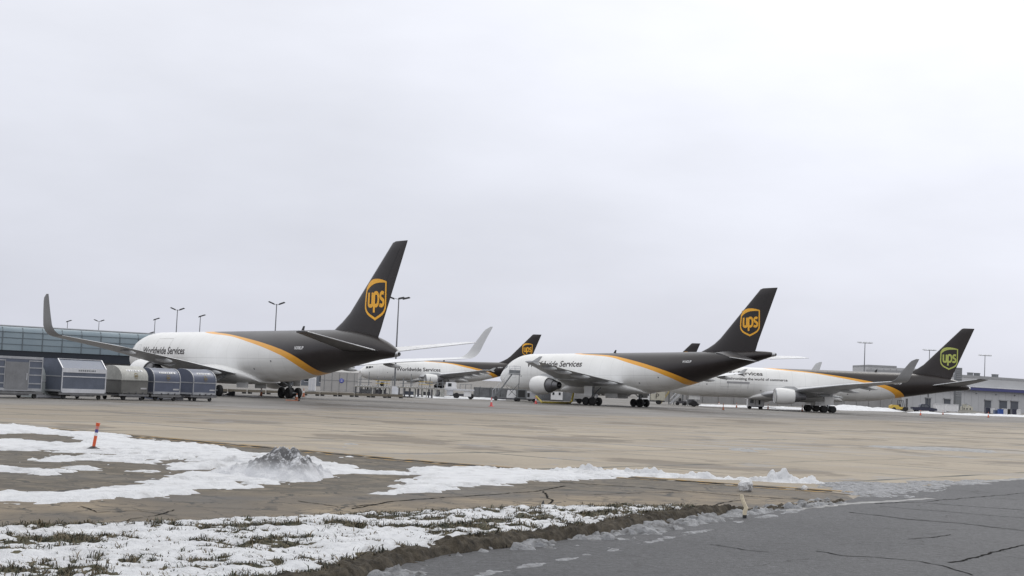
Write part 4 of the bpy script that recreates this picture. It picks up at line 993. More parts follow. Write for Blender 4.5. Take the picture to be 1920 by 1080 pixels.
    for sd in (-1, 1): MB().prism([(x - 1.0, 1.55), (x + .9, 1.55), (x + .9, 2.35), (x - 1.0, 2.35)], 'y', sd * .5, sd * .54).build('gear_door', WHITE, gear)
    return root

def place_airliner(root, T, X, Y, th):
    """X, Y: where the nose would be on level ground; th: direction in which the tail lies"""
    m = Matrix.Translation((X + T['xg'] * math.cos(th), Y + T['xg'] * math.sin(th), 0)) @ Matrix.Rotation(th, 4, 'Z') @ Matrix.Rotation(-R(T['tilt']), 4, 'Y') @ Matrix.Translation((-T['xg'], 0, -T['dz']))
    root.matrix_world = m

WS = 'Worldwide Services'
p1 = make_airliner(TWIN_B, 'cargo airliner nearest the container row, its tall grey winglet against the glass building', GOLD, LIV_B, 'N308UP', [(WS, 6.8, 17.0, 4.72, .78)], True)
place_airliner(p1, TWIN_B, -43.98, 177.19, -0.88583)
p2 = make_airliner(TWIN_A, 'cargo airliner with engine and wingtip fence in view and boarding stairs at its nose', GOLD, LIV_A, 'N162UP', [(WS, 8.4, 20.3, 5.6, .85)], False)
place_airliner(p2, TWIN_A, -0.70, 232.45, -0.85517)
TWIN_C = dict(TWIN_B, dz=0.1)
p3 = make_airliner(TWIN_C, 'cargo airliner with yellow green shield on its fin and a second line of lettering', LIME, LIV_B, 'N317UP', [(WS, 6.2, 16.9, 5.93, .62), ('Synchronizing the world of commerce', 10.2, 21.1, 5.10, .42)], True)
place_airliner(p3, TWIN_C, 25.9, 253.0, 0.085)
p4 = make_airliner(TWIN_A, 'distant cargo airliner with cockpit windows in view behind the stands and the tall lamp post', GOLD, LIV_A, 'N140UP', [(WS, 9.7, 22.4, 4.75, .95)], False)
place_airliner(p4, TWIN_A, -40.17, 403.79, 0.39337)
p5 = copy_tree(p4)
p5['label'] = 'cargo airliner almost hidden, only fin top and an engine showing past the stairs airliner'
place_airliner(p5, TWIN_A, 4.0, 427.0, 0.22)
# cargo loading hinge and drip marks of the lower hold door
def lower_door():
    T = TWIN_B; mb = MB()
    def strip(pts, wdt):
        for qd in ribbon(pts, wdt): mb.add([(p.x, -(float(half_width(T, np.array(p.x), np.array(p.y))) + .014), p.y) for p in qd], [(0, 1, 2, 3)])
    strip([(10.7 + 3.9 * i / 8, 4.62) for i in range(9)], .34)
    strip([(10.95, 4.75 - 1.1 * i / 6) for i in range(7)], .05); strip([(14.35, 4.75 - 1.1 * i / 6) for i in range(7)], .05)
    mb.build('hold_door_sill', mat('sill_grey', (.30, .30, .31), .5), p3)
lower_door()
# ------------------------------------------------------------------ buildings
def glass_panel_mat():
    m, nt, b = new_mat('facade_glass'); n = tex(nt, .12, 4, .6)
    r = rmp(nt, n.outputs['Fac'], .3, (.175, .225, .26), .7, (.24, .295, .33)); nt.links.new(r.outputs[0], b.inputs['Base Color'])
    b.inputs['Roughness'].default_value = .28; b.inputs['Specular IOR Level'].default_value = .4
    return m
FGLASS = glass_panel_mat()
MULL = mat('facade_mullion', (.12, .145, .165), .5)
BAND = mat('dark_facade_band', (.012, .018, .028), .35, var=.15, scale=.2)
GREYW = mat('grey_cladding', (.31, .315, .325), .6, var=.08, scale=.12)
PALEW = mat('pale_cladding', (.46, .465, .475), .6, var=.07, scale=.1)
WALLG = mat('weathered_wall', (.27, .265, .26), .8, var=.16, scale=.15)
DOORD = mat('dock_door_dark', (.075, .085, .105), .6, var=.15, scale=.5)  # dark blue grey of the dock doors themselves
STRIPE = mat('blue_fascia', (.030, .035, .16), .45, var=.08)
ROOFW = snow_mat('roof_snow')

def frame_between(a, b):
    """matrix with local x from a to b along the ground, local y away from the camera"""
    d = (Vector((b.x, b.y, 0)) - Vector((a.x, a.y, 0))); ang = math.atan2(d.y, d.x)
    return Vector((a.x, a.y, 0)), ang, d.length

# glass terminal on the left
A_, B_ = W(0, 640, 377), W(300, 640, 399)
A_ = A_ + (A_ - B_) * .6
o_, an, ln = frame_between(A_, B_)
t = thing('terminal_building', 'long terminal with pale blue glass facade and dark band below, left edge', 'building', o_, an)
mb = MB(); prof = [(0, 5.0), (0, 9.6), (.25, 10.2), (.8, 10.7), (1.7, 11.0), (14, 11.1), (14, 5.0)]
mb.prism([(y, z) for y, z in prof], 'x', 0, ln); mb.build('glass_facade', FGLASS, t, 60)
mb = MB(); x = .4
while x < ln:
    mb.box((x, -.06, 7.4), (.22, .14, 4.7)); mb.beam((x, -.02, 9.7), (x, .8, 10.78), .22, .16); x += 5.0
for z in (6.55, 8.15, 9.62): mb.box((ln / 2, -.05, z), (ln, .1, .14))
mb.build('mullion_grid', MULL, t)
MB().box((ln / 2, 1.2, 3.9), (ln, 1.6, 2.2)).build('dark_band', BAND, t)
MB().box((ln / 2, 3.4, 1.4), (ln, 2.0, 2.8)).build('ground_floor', GREYW, t)
MB().box((ln / 2, 8, 11.25), (ln - 1, 11, .25)).build('roof', PALEW, t)

# grey building at the far right
A_, B_ = W(1690, 740, 436), W(2060, 740, 520)
o_, an, ln = frame_between(A_, B_)
t = thing('warehouse', 'wide pale grey warehouse with blue fascia and dark dock doors, right edge', 'building', o_, an)
MB().box((ln / 2, 6, 5.2), (ln, 12, 10.4)).build('wall', PALEW, t)
MB().box((ln / 2, 6, 10.75), (ln + .3, 12.3, .7)).build('parapet', GREYW, t)
MB().box((ln / 2, -.7, 7.0), (ln, 1.4, .95)).build('fascia', STRIPE, t)
MB().box((ln / 2, -.75, 7.65), (ln, 1.5, .35)).build('canopy_snow', ROOFW, t)
def at_facade(px):     # where a photo column meets that facade
    for k in range(2000):
        q = k / 2000; P = A_ + (B_ - A_) * q
        u = 960 + 0; v_ = None
        dirx = P.x * _r.x + P.y * _r.y; f_ = P.x * _fw.x + P.y * _fw.y + (0 - CAMH) * _fw.z
        uu = 960 + FPX * (P.x * _r.x + P.y * _r.y + (4 - CAMH) * _r.z) / (P.x * _fw.x + P.y * _fw.y + (4 - CAMH) * _fw.z)
        if uu >= px: return q * ln
    return ln
for x0, x1, h in ((1846, 1858, 3.2), (1874, 1888, 3.3), (1895, 1909, 3.3), (1735, 1745, 3.0), (1770, 1782, 3.0)):
    a, b_ = at_facade(x0), at_facade(x1)
    d_ = MB().box(((a + b_) / 2, -.03, h / 2 + .4), (b_ - a, .1, h)).build('dock_door', DOORD, t)
    MB().box(((a + b_) / 2, -.2, h + .55), (b_ - a + .5, .4, .3)).build('door_hood', GREYW, d_)
for px, wd in ((1839.5, 1.2), (1852, 1.5), (1886, 1.8)):
    xx = at_facade(px)
    mb = MB(); mb.box((xx, 4, 11.55), (wd, 1.4, .9)); mb.box((xx, 4, 12.05), (wd * 1.15, 1.6, .12)); mb.build('roof_vent', STEEL, t)
for px in (1760, 1800, 1830, 1867, 1902):
    MB().box((at_facade(px), -.15, 5.6), (.7, .3, .25)).build('wall_lamp', STEEL, t)
mb = MB()
for k in range(30): mb.box((ln * (k + .5) / 30, -.005, 3.2), (.10, .03, 6.3))
mb.build('panel_joint', GREYW, t)
A2, B2 = W(1627, 700, 540), W(1735, 700, 540); o_, an, ln2 = frame_between(A2, B2)
t = thing('hangar', 'grey box shaped hangar rising above the roofline beyond the yellow green shield airliner', 'building', o_, an)
MB().box((ln2 / 2, 12, 7.0), (ln2, 24, 14.0)).build('wall', PALEW, t)
MB().box((ln2 / 4, 12, 14.3), (ln2 / 2, 24.2, .7)).build('roof', GREYW, t)
mb = MB()
for k in range(9): mb.box((ln2 * (k + .5) / 9, -.05, 7.5), (.2, .16, 12))
mb.build('rib', GREYW, t)
A2, B2 = W(1793, 700, 432), W(1804, 700, 432); o_, an, ln2 = frame_between(A2, B2)
t = thing('vent_tower', 'narrow dark louvred tower on the warehouse beside the fin with the yellow green shield', 'building', o_, an)
MB().box((ln2 / 2, 1.0, 6.3), (ln2, 2.0, 12.6)).build('wall', STEEL, t)
mb = MB()
for k in range(14): mb.box((ln2 / 2, -.08, 4.5 + k * .55), (ln2 * .9, .12, .2))
mb.build('louvre', GREYW, t)

# long low wall between the middle and right aircraft
A_, B_ = G(1240, 753), G(1690, 768.5)
o_, an, ln = frame_between(A_, B_)
t = thing('perimeter_wall', 'long low weathered grey wall beneath the belly of the yellow green shield airliner', 'wall', o_, an)
MB().box((ln / 2, .3, 1.7), (ln, .6, 3.4)).build('wall', WALLG, t)
mb = MB()
for k in range(int(ln / 6)): mb.box((3 + k * 6, -.06, 1.7), (.35, .14, 3.3))
mb.build('buttress', WALLG, t)
MB().box((ln / 2, .3, 3.48), (ln, .8, .16)).build('coping', CONC, t)
# low building seen under the belly of the nearest airliner
A_, B_ = W(340, 720, 318), W(650, 720, 318)
o_, an, ln = frame_between(A_, B_)
t = thing('low_office', 'low blue grey office with tinted windows beneath the belly of the nearest airliner', 'building', o_, an)
MB().box((ln / 2, 6, 2.1), (ln, 12, 4.2)).build('wall', mat('blue_grey_render', (.15, .165, .19), .6, var=.12, scale=.3), t)
MB().box((ln / 2, 6, 4.35), (ln + .6, 12.6, .3)).build('roof', GREYW, t)
for k in range(11):
    x = 1.6 + k * 3.2
    if x > ln - 1: break
    w_ = MB().box((x, -.04, 1.6), (2.3, .12, 1.5)).build('window', GLASS, t)
    mb = MB(); mb.box((x, -.09, 2.38), (2.5, .12, .12)); mb.box((x, -.09, .82), (2.5, .12, .12)); mb.box((x, -.09, 1.6), (.1, .12, 1.44)); mb.build('window_frame', SILVER, w_)
# shed with the blue round sign
A_, B_ = W(601, 720, 236), W(671, 720, 236); o_, an, ln = frame_between(A_, B_)
t = thing('metal_shed', 'pale grey metal shed with a round blue sign under the nearest tail', 'shed', o_, an)
SHEDG = mat('shed_cladding', (.37, .36, .35), .6, var=.1, scale=.4)
mb = MB(); mb.prism([(0, 0), (0, 3.1), (2.5, 3.5), (5, 3.1), (5, 0)], 'x', 0, ln); mb.build('wall', SHEDG, t)
mb = MB()
for k in range(5): mb.box((ln * (k + .5) / 5, -.02, 1.5), (.06, .05, 2.9))
mb.box((ln / 2, -.02, 1.75), (ln * .98, .04, .05)); mb.build('panel_joint', STEEL, t)
sg = MB().lathe([(-.10, 0), (-.10, .32), (-.05, .36), (-.02, .36)], (ln * .56, 0, 1.75), 'y', 24).build('round_sign', mat('sign_blue', (.08, .10, .42), .45), t)
mb = MB(); mb.box((ln * .56, -.115, 1.85), (.34, .02, .07)); mb.box((ln * .56, -.115, 1.64), (.30, .02, .06)); mb.build('sign_mark', REFL, sg)
for k, px in enumerate((582, 588.5)):
    p = W(px, 724, 226)
    t = thing('portable_cabin', ('left' if k == 0 else 'right') + ' of two narrow white cabins beside the grey shed', 'cabin', (p.x, p.y, 0), 0, 'narrow white cabins')
    MB().box((0, 0, 1.12), (.52, .9, 2.1)).build('body', REFL, t, bevel=.03)
    MB().box((0, -.46, 1.05), (.40, .04, 1.8)).build('door', SILVER, t); MB().box((0, 0, 2.22), (.58, .96, .1)).build('roof', SILVER, t); MB().box((0, 0, .04), (.6, 1.0, .08)).build('base', STEEL, t)

# ------------------------------------------------------------------ lamp masts
def mast(px, py, kind, label, zt=18.0):
    hor = 540 + FPX * math.tan(PITCH) + (px - 960) * ROLL
    d = FPX * (zt - CAMH) / (hor - py); p = W(px, py, d)
    t = thing('lamp_mast', label, 'lamp post', (p.x, p.y, 0), 0, 'tall floodlight masts')
    H = p.z - .35
    MB().tube((0, 0, .5), (0, 0, H), .19, .10, 10).build('pole', POLE, t, 40)
    MB().lathe([(0, .5), (.5, .5), (.55, .35)], (0, 0, 0), 'z', 12).build('base', CONC, t, 40)
    def head(x, tilt, sc=1.0, y=0):
        sc *= 1.25
        mb = MB(); c = Vector((x, y, H + .22))
        mb.box(c, (1.25 * sc, .75, .26), 0, tilt, top=(.72, .8)); mb.box(c - Vector((0, 0, .16)), (1.05 * sc, .62, .05), 0, tilt)
        return mb.build('lamp_head', BLACK if kind != 'flat' else LIGHTG, t)
    arm = MB()
    if kind == 'pair':
        for s in (-1, 1): arm.beam((0, 0, H - .25), (s * .75, 0, H + .1), .09, .09); head(s * 1.15, s * -.38)
    elif kind == 'triple':
        for s in (-1, 1): arm.beam((0, 0, H - .1), (s * .9, 0, H + .1), .09, .09)
        head(-1.5, .35); head(.45, -.25, .9, .3); head(1.45, -.25)
    elif kind == 'single':
        arm.beam((0, 0, H - .25), (.2, 0, H + .15), .1, .1); head(.45, -.35, 1.5)
    elif kind == 'flat':
        arm.beam((-1.7, 0, H), (1.8, 0, H), .10, .10)
        head(-1.5, .05, .9); head(.1, .05, .9); head(1.5, .05, .9)
    arm.build('arm', POLE, t)
for a in ((127, 601, 'single', 'leftmost floodlight mast, single tilted head just above the glass roof'),
          (186, 600, 'pair', 'floodlight mast with two spread heads above the middle of the glass roof'),
          (291, 597, 'single', 'single headed floodlight mast at the right end of the glass roof'),
          (333, 578, 'pair', 'two headed floodlight mast between two single headed masts above the nearest airliner'),
          (376, 591, 'single', 'single headed floodlight mast right behind the white fuselage crown'),
          (519, 567, 'pair', 'two headed floodlight mast behind the brown back of the nearest airliner'),
          (748, 557, 'triple', 'tall three headed floodlight mast beside the tail of the nearest airliner'),
          (1622, 641, 'flat', 'pale topped floodlight mast left of the upswept winglet at right'),
          (1743, 655, 'flat', 'pale topped floodlight mast partly hidden by the yellow green shield fin'),
          (1847, 665, 'flat', 'pale topped floodlight mast standing before the warehouse at far right')):
    mast(*a)
mast(281, 623, 'single', 'short lamp head barely above the nose of the nearest airliner', 13.5)

# ------------------------------------------------------------------ container train on the left
TD = math.atan2(19.4, 13.3)      # heading of the train
DOLLY = mat('dolly_grey', (.17, .17, .175), .55, .2, var=.25)
def dolly(p, ang, L_, D_, label):
    t = thing('cargo_dolly', label, 'dolly', (p.x, p.y, 0), ang, 'dollies under the cargo containers')
    mb = MB(); mb.box((L_ / 2, .04, .42), (L_ + .3, .10, .16)); mb.box((L_ / 2, D_ - .04, .42), (L_ + .3, .10, .16))
    for k in range(6): mb.box((L_ * (k + .5) / 6, D_ / 2, .40), (.12, D_ - .2, .10))
    mb.box((L_ / 2, D_ / 2, .27), (L_ * .8, .35, .12)); mb.box((L_ / 2, .12, .30), (L_ * .55, .1, .14)); mb.build('frame', DOLLY, t)
    for k in range(5):
        MB().tube((L_ * (k + .5) / 5, .12, .505), (L_ * (k + .5) / 5, D_ - .12, .505), .035, .035, 8).build('roller', METAL, t, 40)
    for x in (.45, L_ - .45):
        for y in (.22, D_ - .22):
            make_wheel(t, (x, y, .19), .19, .14)
    mb = MB(); mb.beam((L_ + .12, D_ / 2, .30), (L_ + 1.0, D_ / 2, .34), .08, .08); mb.box((L_ + 1.05, D_ / 2, .34), (.16, .16, .1)); mb.build('tow_bar', DARKM, t)
    return t
def uld(px0, px1, py, h, D_, kind, label):
    a = G(px0, py); dirv = Vector((math.cos(TD), math.sin(TD), 0))
    # length so that the front runs from px0 to px1
    L_ = 0.5
    for k in range(400):
        q = a + dirv * (k * .02); uu = 960 + FPX * (q.x * _r.x + q.y * _r.y + (.6 - CAMH) * _r.z) / (q.x * _fw.x + q.y * _fw.y + (.6 - CAMH) * _fw.z)
        L_ = k * .02
        if uu >= px1: break
    dl = dolly(a, TD, L_, D_, 'low dolly carrying the ' + label)
    zb = .55
    t = thing('cargo_container', label, 'cargo container', (a.x, a.y, zb), TD, 'cargo containers in a row on dollies')
    pal = {'box': (ULDGREY, ULDDOOR), 'slope': (ULDGREY, ULDGREY), 'pale': (ULDPALE, ULDDULL), 'blue': (ULDBLUE, ULDBLUE)}[kind]
    e = .05
    # side profile in (y, z): front at y = 0
    if kind == 'box': prof = [(0, 0), (0, h), (D_, h), (D_, 0)]
    elif kind == 'slope': prof = [(0, 0), (0, h * .72), (.62, h), (D_ - .5, h), (D_, h * .75), (D_, 0)]
    else:
        prof = [(0, 0), (0, h * .56)] + [(D_ * .5 * (1 - math.cos(u_)) * .98 if True else 0, h * .56 + h * .44 * math.sin(u_)) for u_ in [math.pi / 2 * k / 7 for k in range(1, 8)]] + [(D_ * .62, h), (D_ * .88, h * .93), (D_, h * .60), (D_, 0)]
    zs = h * .47
    if kind == 'pale':
        lowp = [(0, 0), (0, zs), (D_, zs), (D_, 0)]
        MB().prism(lowp, 'x', 0, L_).build('lower_shell', ULDDULL, t)
        MB().prism([(0, zs + .002)] + [p for p in prof if p[1] > zs] + [(D_, zs + .002)], 'x', 0, L_).build('upper_shell', ULDPALE, t, 35)
    else:
        MB().prism(prof, 'x', 0, L_).build('shell', pal[0], t, 35)
    # edge extrusions standing 12 mm proud of the shell
    fr = MB(); W_ = .085
    def along(poly, x):
        for p, q in zip(poly[:-1], poly[1:]): fr.beam((x, p[0] - .0, p[1]), (x, q[0], q[1]), W_, .05)
    front = [p for p in prof if p[0] <= D_ * .63]
    if kind != 'pale':
        along([(p[0] - .012, p[1] + .006) for p in front], W_ / 2 + .001); along([(p[0] - .012, p[1] + .006) for p in front], L_ - W_ / 2 - .001)
    fr.box((L_ / 2, -.014, .10), (L_ - .2, .05, .2 if kind != 'slope' else .30))
    if kind == 'slope':
        fr.box((L_ / 2, -.014, h * .66), (L_ - .18, .05, h * .13)); fr.beam((.1, .60, h + .005), (L_ - .1, .60, h + .005), .1, .05); fr.box((L_ / 2, -.014, h * .47), (L_ - .18, .05, .07))
    elif kind == 'box':
        fr.box((L_ / 2, -.014, h - .09), (L_ - .1, .05, .18))
        for xa, xb in ((.1, L_ * .26), (L_ * .74, L_ - .1)):
            for z in (h * .22, h * .47, h * .68, h * .88): fr.box(((xa + xb) / 2, -.014, z), (xb - xa, .05, .08))
        for x in (L_ * .27, L_ * .73): fr.box((x, -.014, h * .5), (.06, .05, h * .8))
    else:
        fr.box((L_ / 2, -.014, zs), (L_ - .18, .045, .075))
        fr.box((L_ * .5, -.010, zs * .5), (.5 if kind == 'blue' else .06, .03, zs * .9)) if kind == 'blue' and L_ > 3.6 else None
    fr.build('edge_frame', (SILVER if kind == 'slope' else ULDEDGE) if kind != 'pale' else ULDDULL, t)
    if kind == 'box':
        MB().box((L_ / 2, -.02, h * .44), (L_ * .44, .06, h * .80)).build('door', ULDDOOR, t)
        MB().box((L_ * .69, -.06, h * .42), (.05, .04, .5)).build('door_handle', SILVER, t)
    # label strip, printed mark and number plate (too small to read in the photo)
    if kind in ('blue', 'pale'):
        def yat(z):
            for p, q in zip(front[:-1], front[1:]):
                if p[1] <= z <= q[1]: return p[0] + (q[0] - p[0]) * (z - p[1]) / max(1e-6, q[1] - p[1])
            return front[-1][0]
        z0, z1 = h * .80, h * .86
        mb = MB(); mb.add([(L_ * .24, yat(z0) - .02, z0), (L_ * .84, yat(z0) - .02, z0), (L_ * .84, yat(z1) - .02, z1), (L_ * .24, yat(z1) - .02, z1)], [(0, 1, 2, 3)])
        st = mb.build('label_strip', REFL, t)
        mb = MB(); r_ = random.Random(int(px0)); x = L_ * .27; zc = (z0 + z1) / 2; hh = (z1 - z0) * .3
        while x < L_ * .80:
            w_ = r_.uniform(.06, .22); mb.add([(x, yat(zc - hh) - .028, zc - hh), (x + w_, yat(zc - hh) - .028, zc - hh), (x + w_, yat(zc + hh) - .028, zc + hh), (x, yat(zc + hh) - .028, zc + hh)], [(0, 1, 2, 3)]); x += w_ + r_.uniform(.04, .12)
        mb.build('label_print', STEEL, st)
        cx, cz, ew, eh = L_ * .54, h * .64, .36, .46
        mb = MB()
        for qd in EMB: mb.add([(cx - ew / 2 + p.x * ew, yat(cz + eh * (.5 - p.y)) - .022, cz + eh * (.5 - p.y)) for p in qd], [(0, 1, 2, 3)])
        mb.build('emblem', mat('emblem_brown_gold', (.20, .15, .06), .5), t)
        mb = MB(); mb.box((L_ * .84, -.012, h * .19), (.62, .02, .12)); mb.build('number_plate', mat('dull_plate', (.42, .42, .43), .5), t)
        for q in (.3, .55, .8): MB().box((L_ * q, -.05, .03), (.10, .08, .12)).build('latch', DARKM, t)
    if kind == 'slope':
        mb = MB(); r_ = random.Random(3); x = L_ * .36
        while x < L_ * .74:
            w_ = r_.uniform(.08, .2); mb.box((x + w_ / 2, -.042, h * .66), (w_, .012, .13)); x += w_ + .06
        mb.build('label_print', STEEL, t)
    # end face furniture
    for z_, hh_ in ((zs, .07), (.08, .14)): MB().box((-.014, D_ / 2, z_), (.05, D_ - .1, hh_)).build('end_rail', ULDEDGE if kind != 'pale' else ULDDULL, t)
uld(-22, 77, 746, 2.50, 2.2, 'box', 'slate grey box container with wide plain door and ladder like frames')
uld(113, 197, 748.5, 2.48, 2.9, 'slope', 'slate container with sloped top and broad silver bands')
uld(226, 276, 750.5, 2.16, 2.6, 'pale', 'container with off white upper half and dull grey lower half')
uld(286, 337, 751.5, 2.08, 1.9, 'blue', 'dark blue arched container touching the off white one')
uld(360, 404, 752.5, 2.12, 2.8, 'blue', 'dark blue arched container at the right end of the row')
# two more containers stand in a second row just behind, showing only in the gaps
def back_uld(px, py, off, h, label, m):
    a = G(px, py); p = a + Vector((-math.sin(TD), math.cos(TD), 0)) * off
    t = thing('cargo_container', label, 'cargo container', (p.x, p.y, .03), TD, 'cargo containers behind the row')
    L_, D_ = 2.6, 2.0
    prof = [(0, 0), (0, h * .62), (.18, h * .84), (.6, h), (D_ - .5, h), (D_, h * .7), (D_, 0)]
    MB().prism(prof, 'x', 0, L_).build('shell', m, t, 35)
    mb = MB(); mb.box((L_ / 2, -.014, .12), (L_ - .1, .05, .2)); mb.box((L_ / 2, -.014, h * .5), (L_ - .1, .05, .08)); mb.build('edge_frame', SILVER, t)
    MB().box((L_ * .5, -.012, h * .56), (.7, .02, .16)).build('label_strip', REFL, t)
back_uld(92, 748, 1.7, 2.5, 'pale grey container peeping out between the two slate ones', mat('container_pale_green', (.36, .39, .39), .5, var=.12))
back_uld(338, 752, 2.4, 2.5, 'blue grey container in the gap behind the two dark blue ones', ULDBLUE)

# ------------------------------------------------------------------ small things on the ground
def cone(px, py, label, m=ORANGE, h=.75, group='traffic cones on the apron'):
    p = G(px, py)
    t = thing('traffic_cone', label, 'traffic cone', (p.x, p.y, 0), random.uniform(0, 1.5), group)
    MB().box((0, 0, .025), (.46, .46, .05), top=(.94, .94)).build('base', m if m is PINKRED else BLACK, t)
    MB().lathe([(.05, .17), (.09, .145), (h - .02, .035), (h, .02), (h, 0)], (0, 0, 0), 'z', 16).build('body', m, t, 40)
    z0, z1 = h * .48, h * .72
    f = lambda z: .145 - .11 * (z - .09) / (h - .11) + .004
    MB().lathe([(z0, f(z0)), (z1, f(z1))], (0, 0, 0), 'z', 16).build('reflective_band', REFL, t, 40)
DULLO = mat('dull_orange_plastic', (.40, .13, .06), .6)
for a in ((489.5, 742.5, 'dull cone left of the main wheels of the nearest airliner', DULLO, 1.0), (530, 746, 'dull cone standing against the main wheels of the nearest airliner', DULLO, .95), (569, 744.5, 'dull cone right of the main wheels of the nearest airliner', DULLO, 1.0),
          (556, 750, 'cone with white band in front of the main wheels of the nearest airliner', DULLO, .7), (921, 762, 'bright red cone in front of the boarding stairs', PINKRED, 1.0),
          (1004.5, 757, 'bright red cone at the corner of the yellow hose', PINKRED, .9), (1356, 769, 'larger cone in the open below the rear of the stairs airliner', DULLO, 1.0),
          (1348, 761.5, 'small far cone left of the white service cart, farther back', DULLO, .8), (1381, 764.5, 'small far cone directly left of the white service cart', DULLO, .9), (1440, 767, 'small cone right of the white service cart', DULLO, .9),
          (1504, 771.5, 'dark cone left of the main wheels of the yellow green shield airliner', DULLO, 1.1), (1565, 771, 'dark cone right of the main wheels of the yellow green shield airliner', DULLO, 1.0),
          (1726, 779, 'orange cone in front of the dark pickup truck', ORANGE, 1.0), (1768, 777.5, 'dull cone in front of the two white roofed containers', DULLO, .95), (1853, 783, 'orange cone below the rightmost floodlight mast', ORANGE, 1.1)):
    cone(a[0], a[1], a[2], a[3], a[4])
# chock with red plate near the wheels
p = G(548, 751.5); t = thing('wheel_chock', 'flat orange wheel chock bar on the ground by the main wheels', 'wheel chock', (p.x, p.y, 0), .1)
MB().box((0, 0, .05), (1.3, .12, .08), top=(1, .5)).build('bar', DULLO, t); MB().box((.65, 0, .07), (.12, .24, .16)).build('end_block', BLACK, t)
p = G(430, 741); t = thing('wheel_chock', 'dark wedge chock right of the container row', 'wheel chock', (p.x, p.y, 0), .1)
MB().prism([(-.6, 0), (.6, 0), (.6, .42), (.35, .45)], 'y', -.2, .2).build('wedge', BLACK, t); MB().beam((-1.6, 0, .06), (-.58, 0, .1), .07, .07).build('handle_rod', DARKM, t)

# delineator post
p = G(174.5, 846); t = thing('delineator_post', 'orange plastic delineator post leaning right in the snow', 'delineator', (p.x, p.y, .07), 0)
q = Vector((.11, 0, .86))
def seg(a, b_, r0, r1, nm, m): return MB().tube(q * a, q * b_, r0, r1, 16).build(nm, m, t, 40)
MB().lathe([(0, .22), (.05, .21), (.09, .11), (.12, .07)], (0, 0, -.03), 'z', 20).build('base', BLACK, t, 40)
seg(.10, .50, .052, .052, 'tube', ORANGE); seg(.86, .98, .060, .068, 'top_grip', ORANGE); seg(.74, .86, .050, .052, 'pale_red_band', mat('faded_band', (.55, .22, .20), .5)); seg(.50, .62, .0535, .0535, 'reflective_band', REFL); seg(.62, .74, .0535, .0535, 'dark_band', mat('band_blue', (.06, .06, .22), .4))
# bent stake at the kerb
z0 = .10; p = G(1396, 972); t = thing('bent_stake', 'bent pale wooden stake sticking up at the kerb', 'stake', (p.x, p.y, .06), 0)
pts = [Vector((0, 0, -.05)), Vector((.0, 0, .10)), Vector((.03, .0, .17)), Vector((-.03, 0, .29)), Vector((-.07, 0, .39)), Vector((-.085, 0, .47))]
WOOD = mat('weathered_wood', (.72, .63, .47), .75, var=.25, scale=6)
mb = MB(); rad = (.04, .05, .05, .046, .044, .04); rings = []
for c_, r_ in zip(pts, rad): rings.append([(c_.x + r_ * math.cos(a), c_.y + r_ * .7 * math.sin(a), c_.z) for a in [2 * math.pi * k / 9 for k in range(9)]])
mb.loft(rings); mb.build('shaft', WOOD, t, 40); MB().box((0, 0, -.02), (.08, .08, .08)).build('socket', BLACK, t)
# jagged stub in the paving
p = G(1018, 951); mb = MB(); mb.loft([[(.055, -.05, 0), (.05, .05, 0), (-.05, .05, 0), (-.055, -.05, 0)], [(.03, -.03, .09), (.03, .03, .08), (-.03, .03, .1), (-.035, -.03, .08)], [(.012, -.01, .15), (.01, .01, .16), (-.004, .01, .155), (0, -.01, .16)]])
o = mb.build('broken_post', BLACK); o.location = p; tag(o, 'dark jagged stub of a broken post on the cracked paving', 'broken post')
# rolled snow lumps
LUMP = snow_mat('packed_snow', (.66, .67, .69), (.78, .785, .79), (.35, .35, .35), .4, 6)
def lump(px, py, r, seed, label):
    p = G(px, py); bm = bmesh.new(); bmesh.ops.create_icosphere(bm, subdivisions=4, radius=r)
    rr_ = np.random.default_rng(seed); co = np.array([v.co for v in bm.verts]); f = co / r
    dsp = fbm(f[:, 0] * 2 + 5, f[:, 1] * 2 + f[:, 2] * 1.3 + 5, seed, 4) * .8 + fbm(f[:, 2] * 5 + 9, f[:, 0] * 5 + f[:, 1] * 4, seed + 9, 3) * .3
    for v, k in zip(bm.verts, dsp): v.co *= (1 + k * .95); v.co.z *= .9
    me = bpy.data.meshes.new('snow_lump'); bm.to_mesh(me); bm.free(); me.materials.append(LUMP); me.polygons.foreach_set('use_smooth', [True] * len(me.polygons))
    o = bpy.data.objects.new('snow_lump', me); COL.objects.link(o); o.location = (p.x, p.y, r * .72); tag(o, label, 'snow lump', 'loose snow lumps')
lump(1398, 921, .21, 5, 'round snow lump alone on the yellow line'); lump(1508, 920, .09, 6, 'small snow lump on the yellow line, lesser of two')

# concrete barrier segments in a line behind the nearest airliner
def barrier_proto():
    t = thing('barrier_segment', 'low tan barrier segment in the line of barriers behind the nearest airliner', 'barrier', group='low barriers behind the nearest airliner')
    MB().box((0, 0, .33), (2.5, .34, .30), top=(1, .8)).build('rail', mat('tan_barrier', (.155, .135, .105), .85, var=.3, scale=.8), t)
    for x in (-1.0, 1.0): MB().box((x, 0, .09), (.3, .42, .18)).build('foot', BLACK, t)
    return t
P0, P1 = G(408, 736.5), G(770, 747.5); n = int((P1 - P0).length / 2.75); pr = barrier_proto()
ang = math.atan2((P1 - P0).y, (P1 - P0).x)
for k in range(n):
    o = pr if k == 0 else copy_tree(pr); p = P0 + (P1 - P0) * (k / n); o.location = p; o.rotation_euler = (0, 0, ang + random.uniform(-.05, .05))

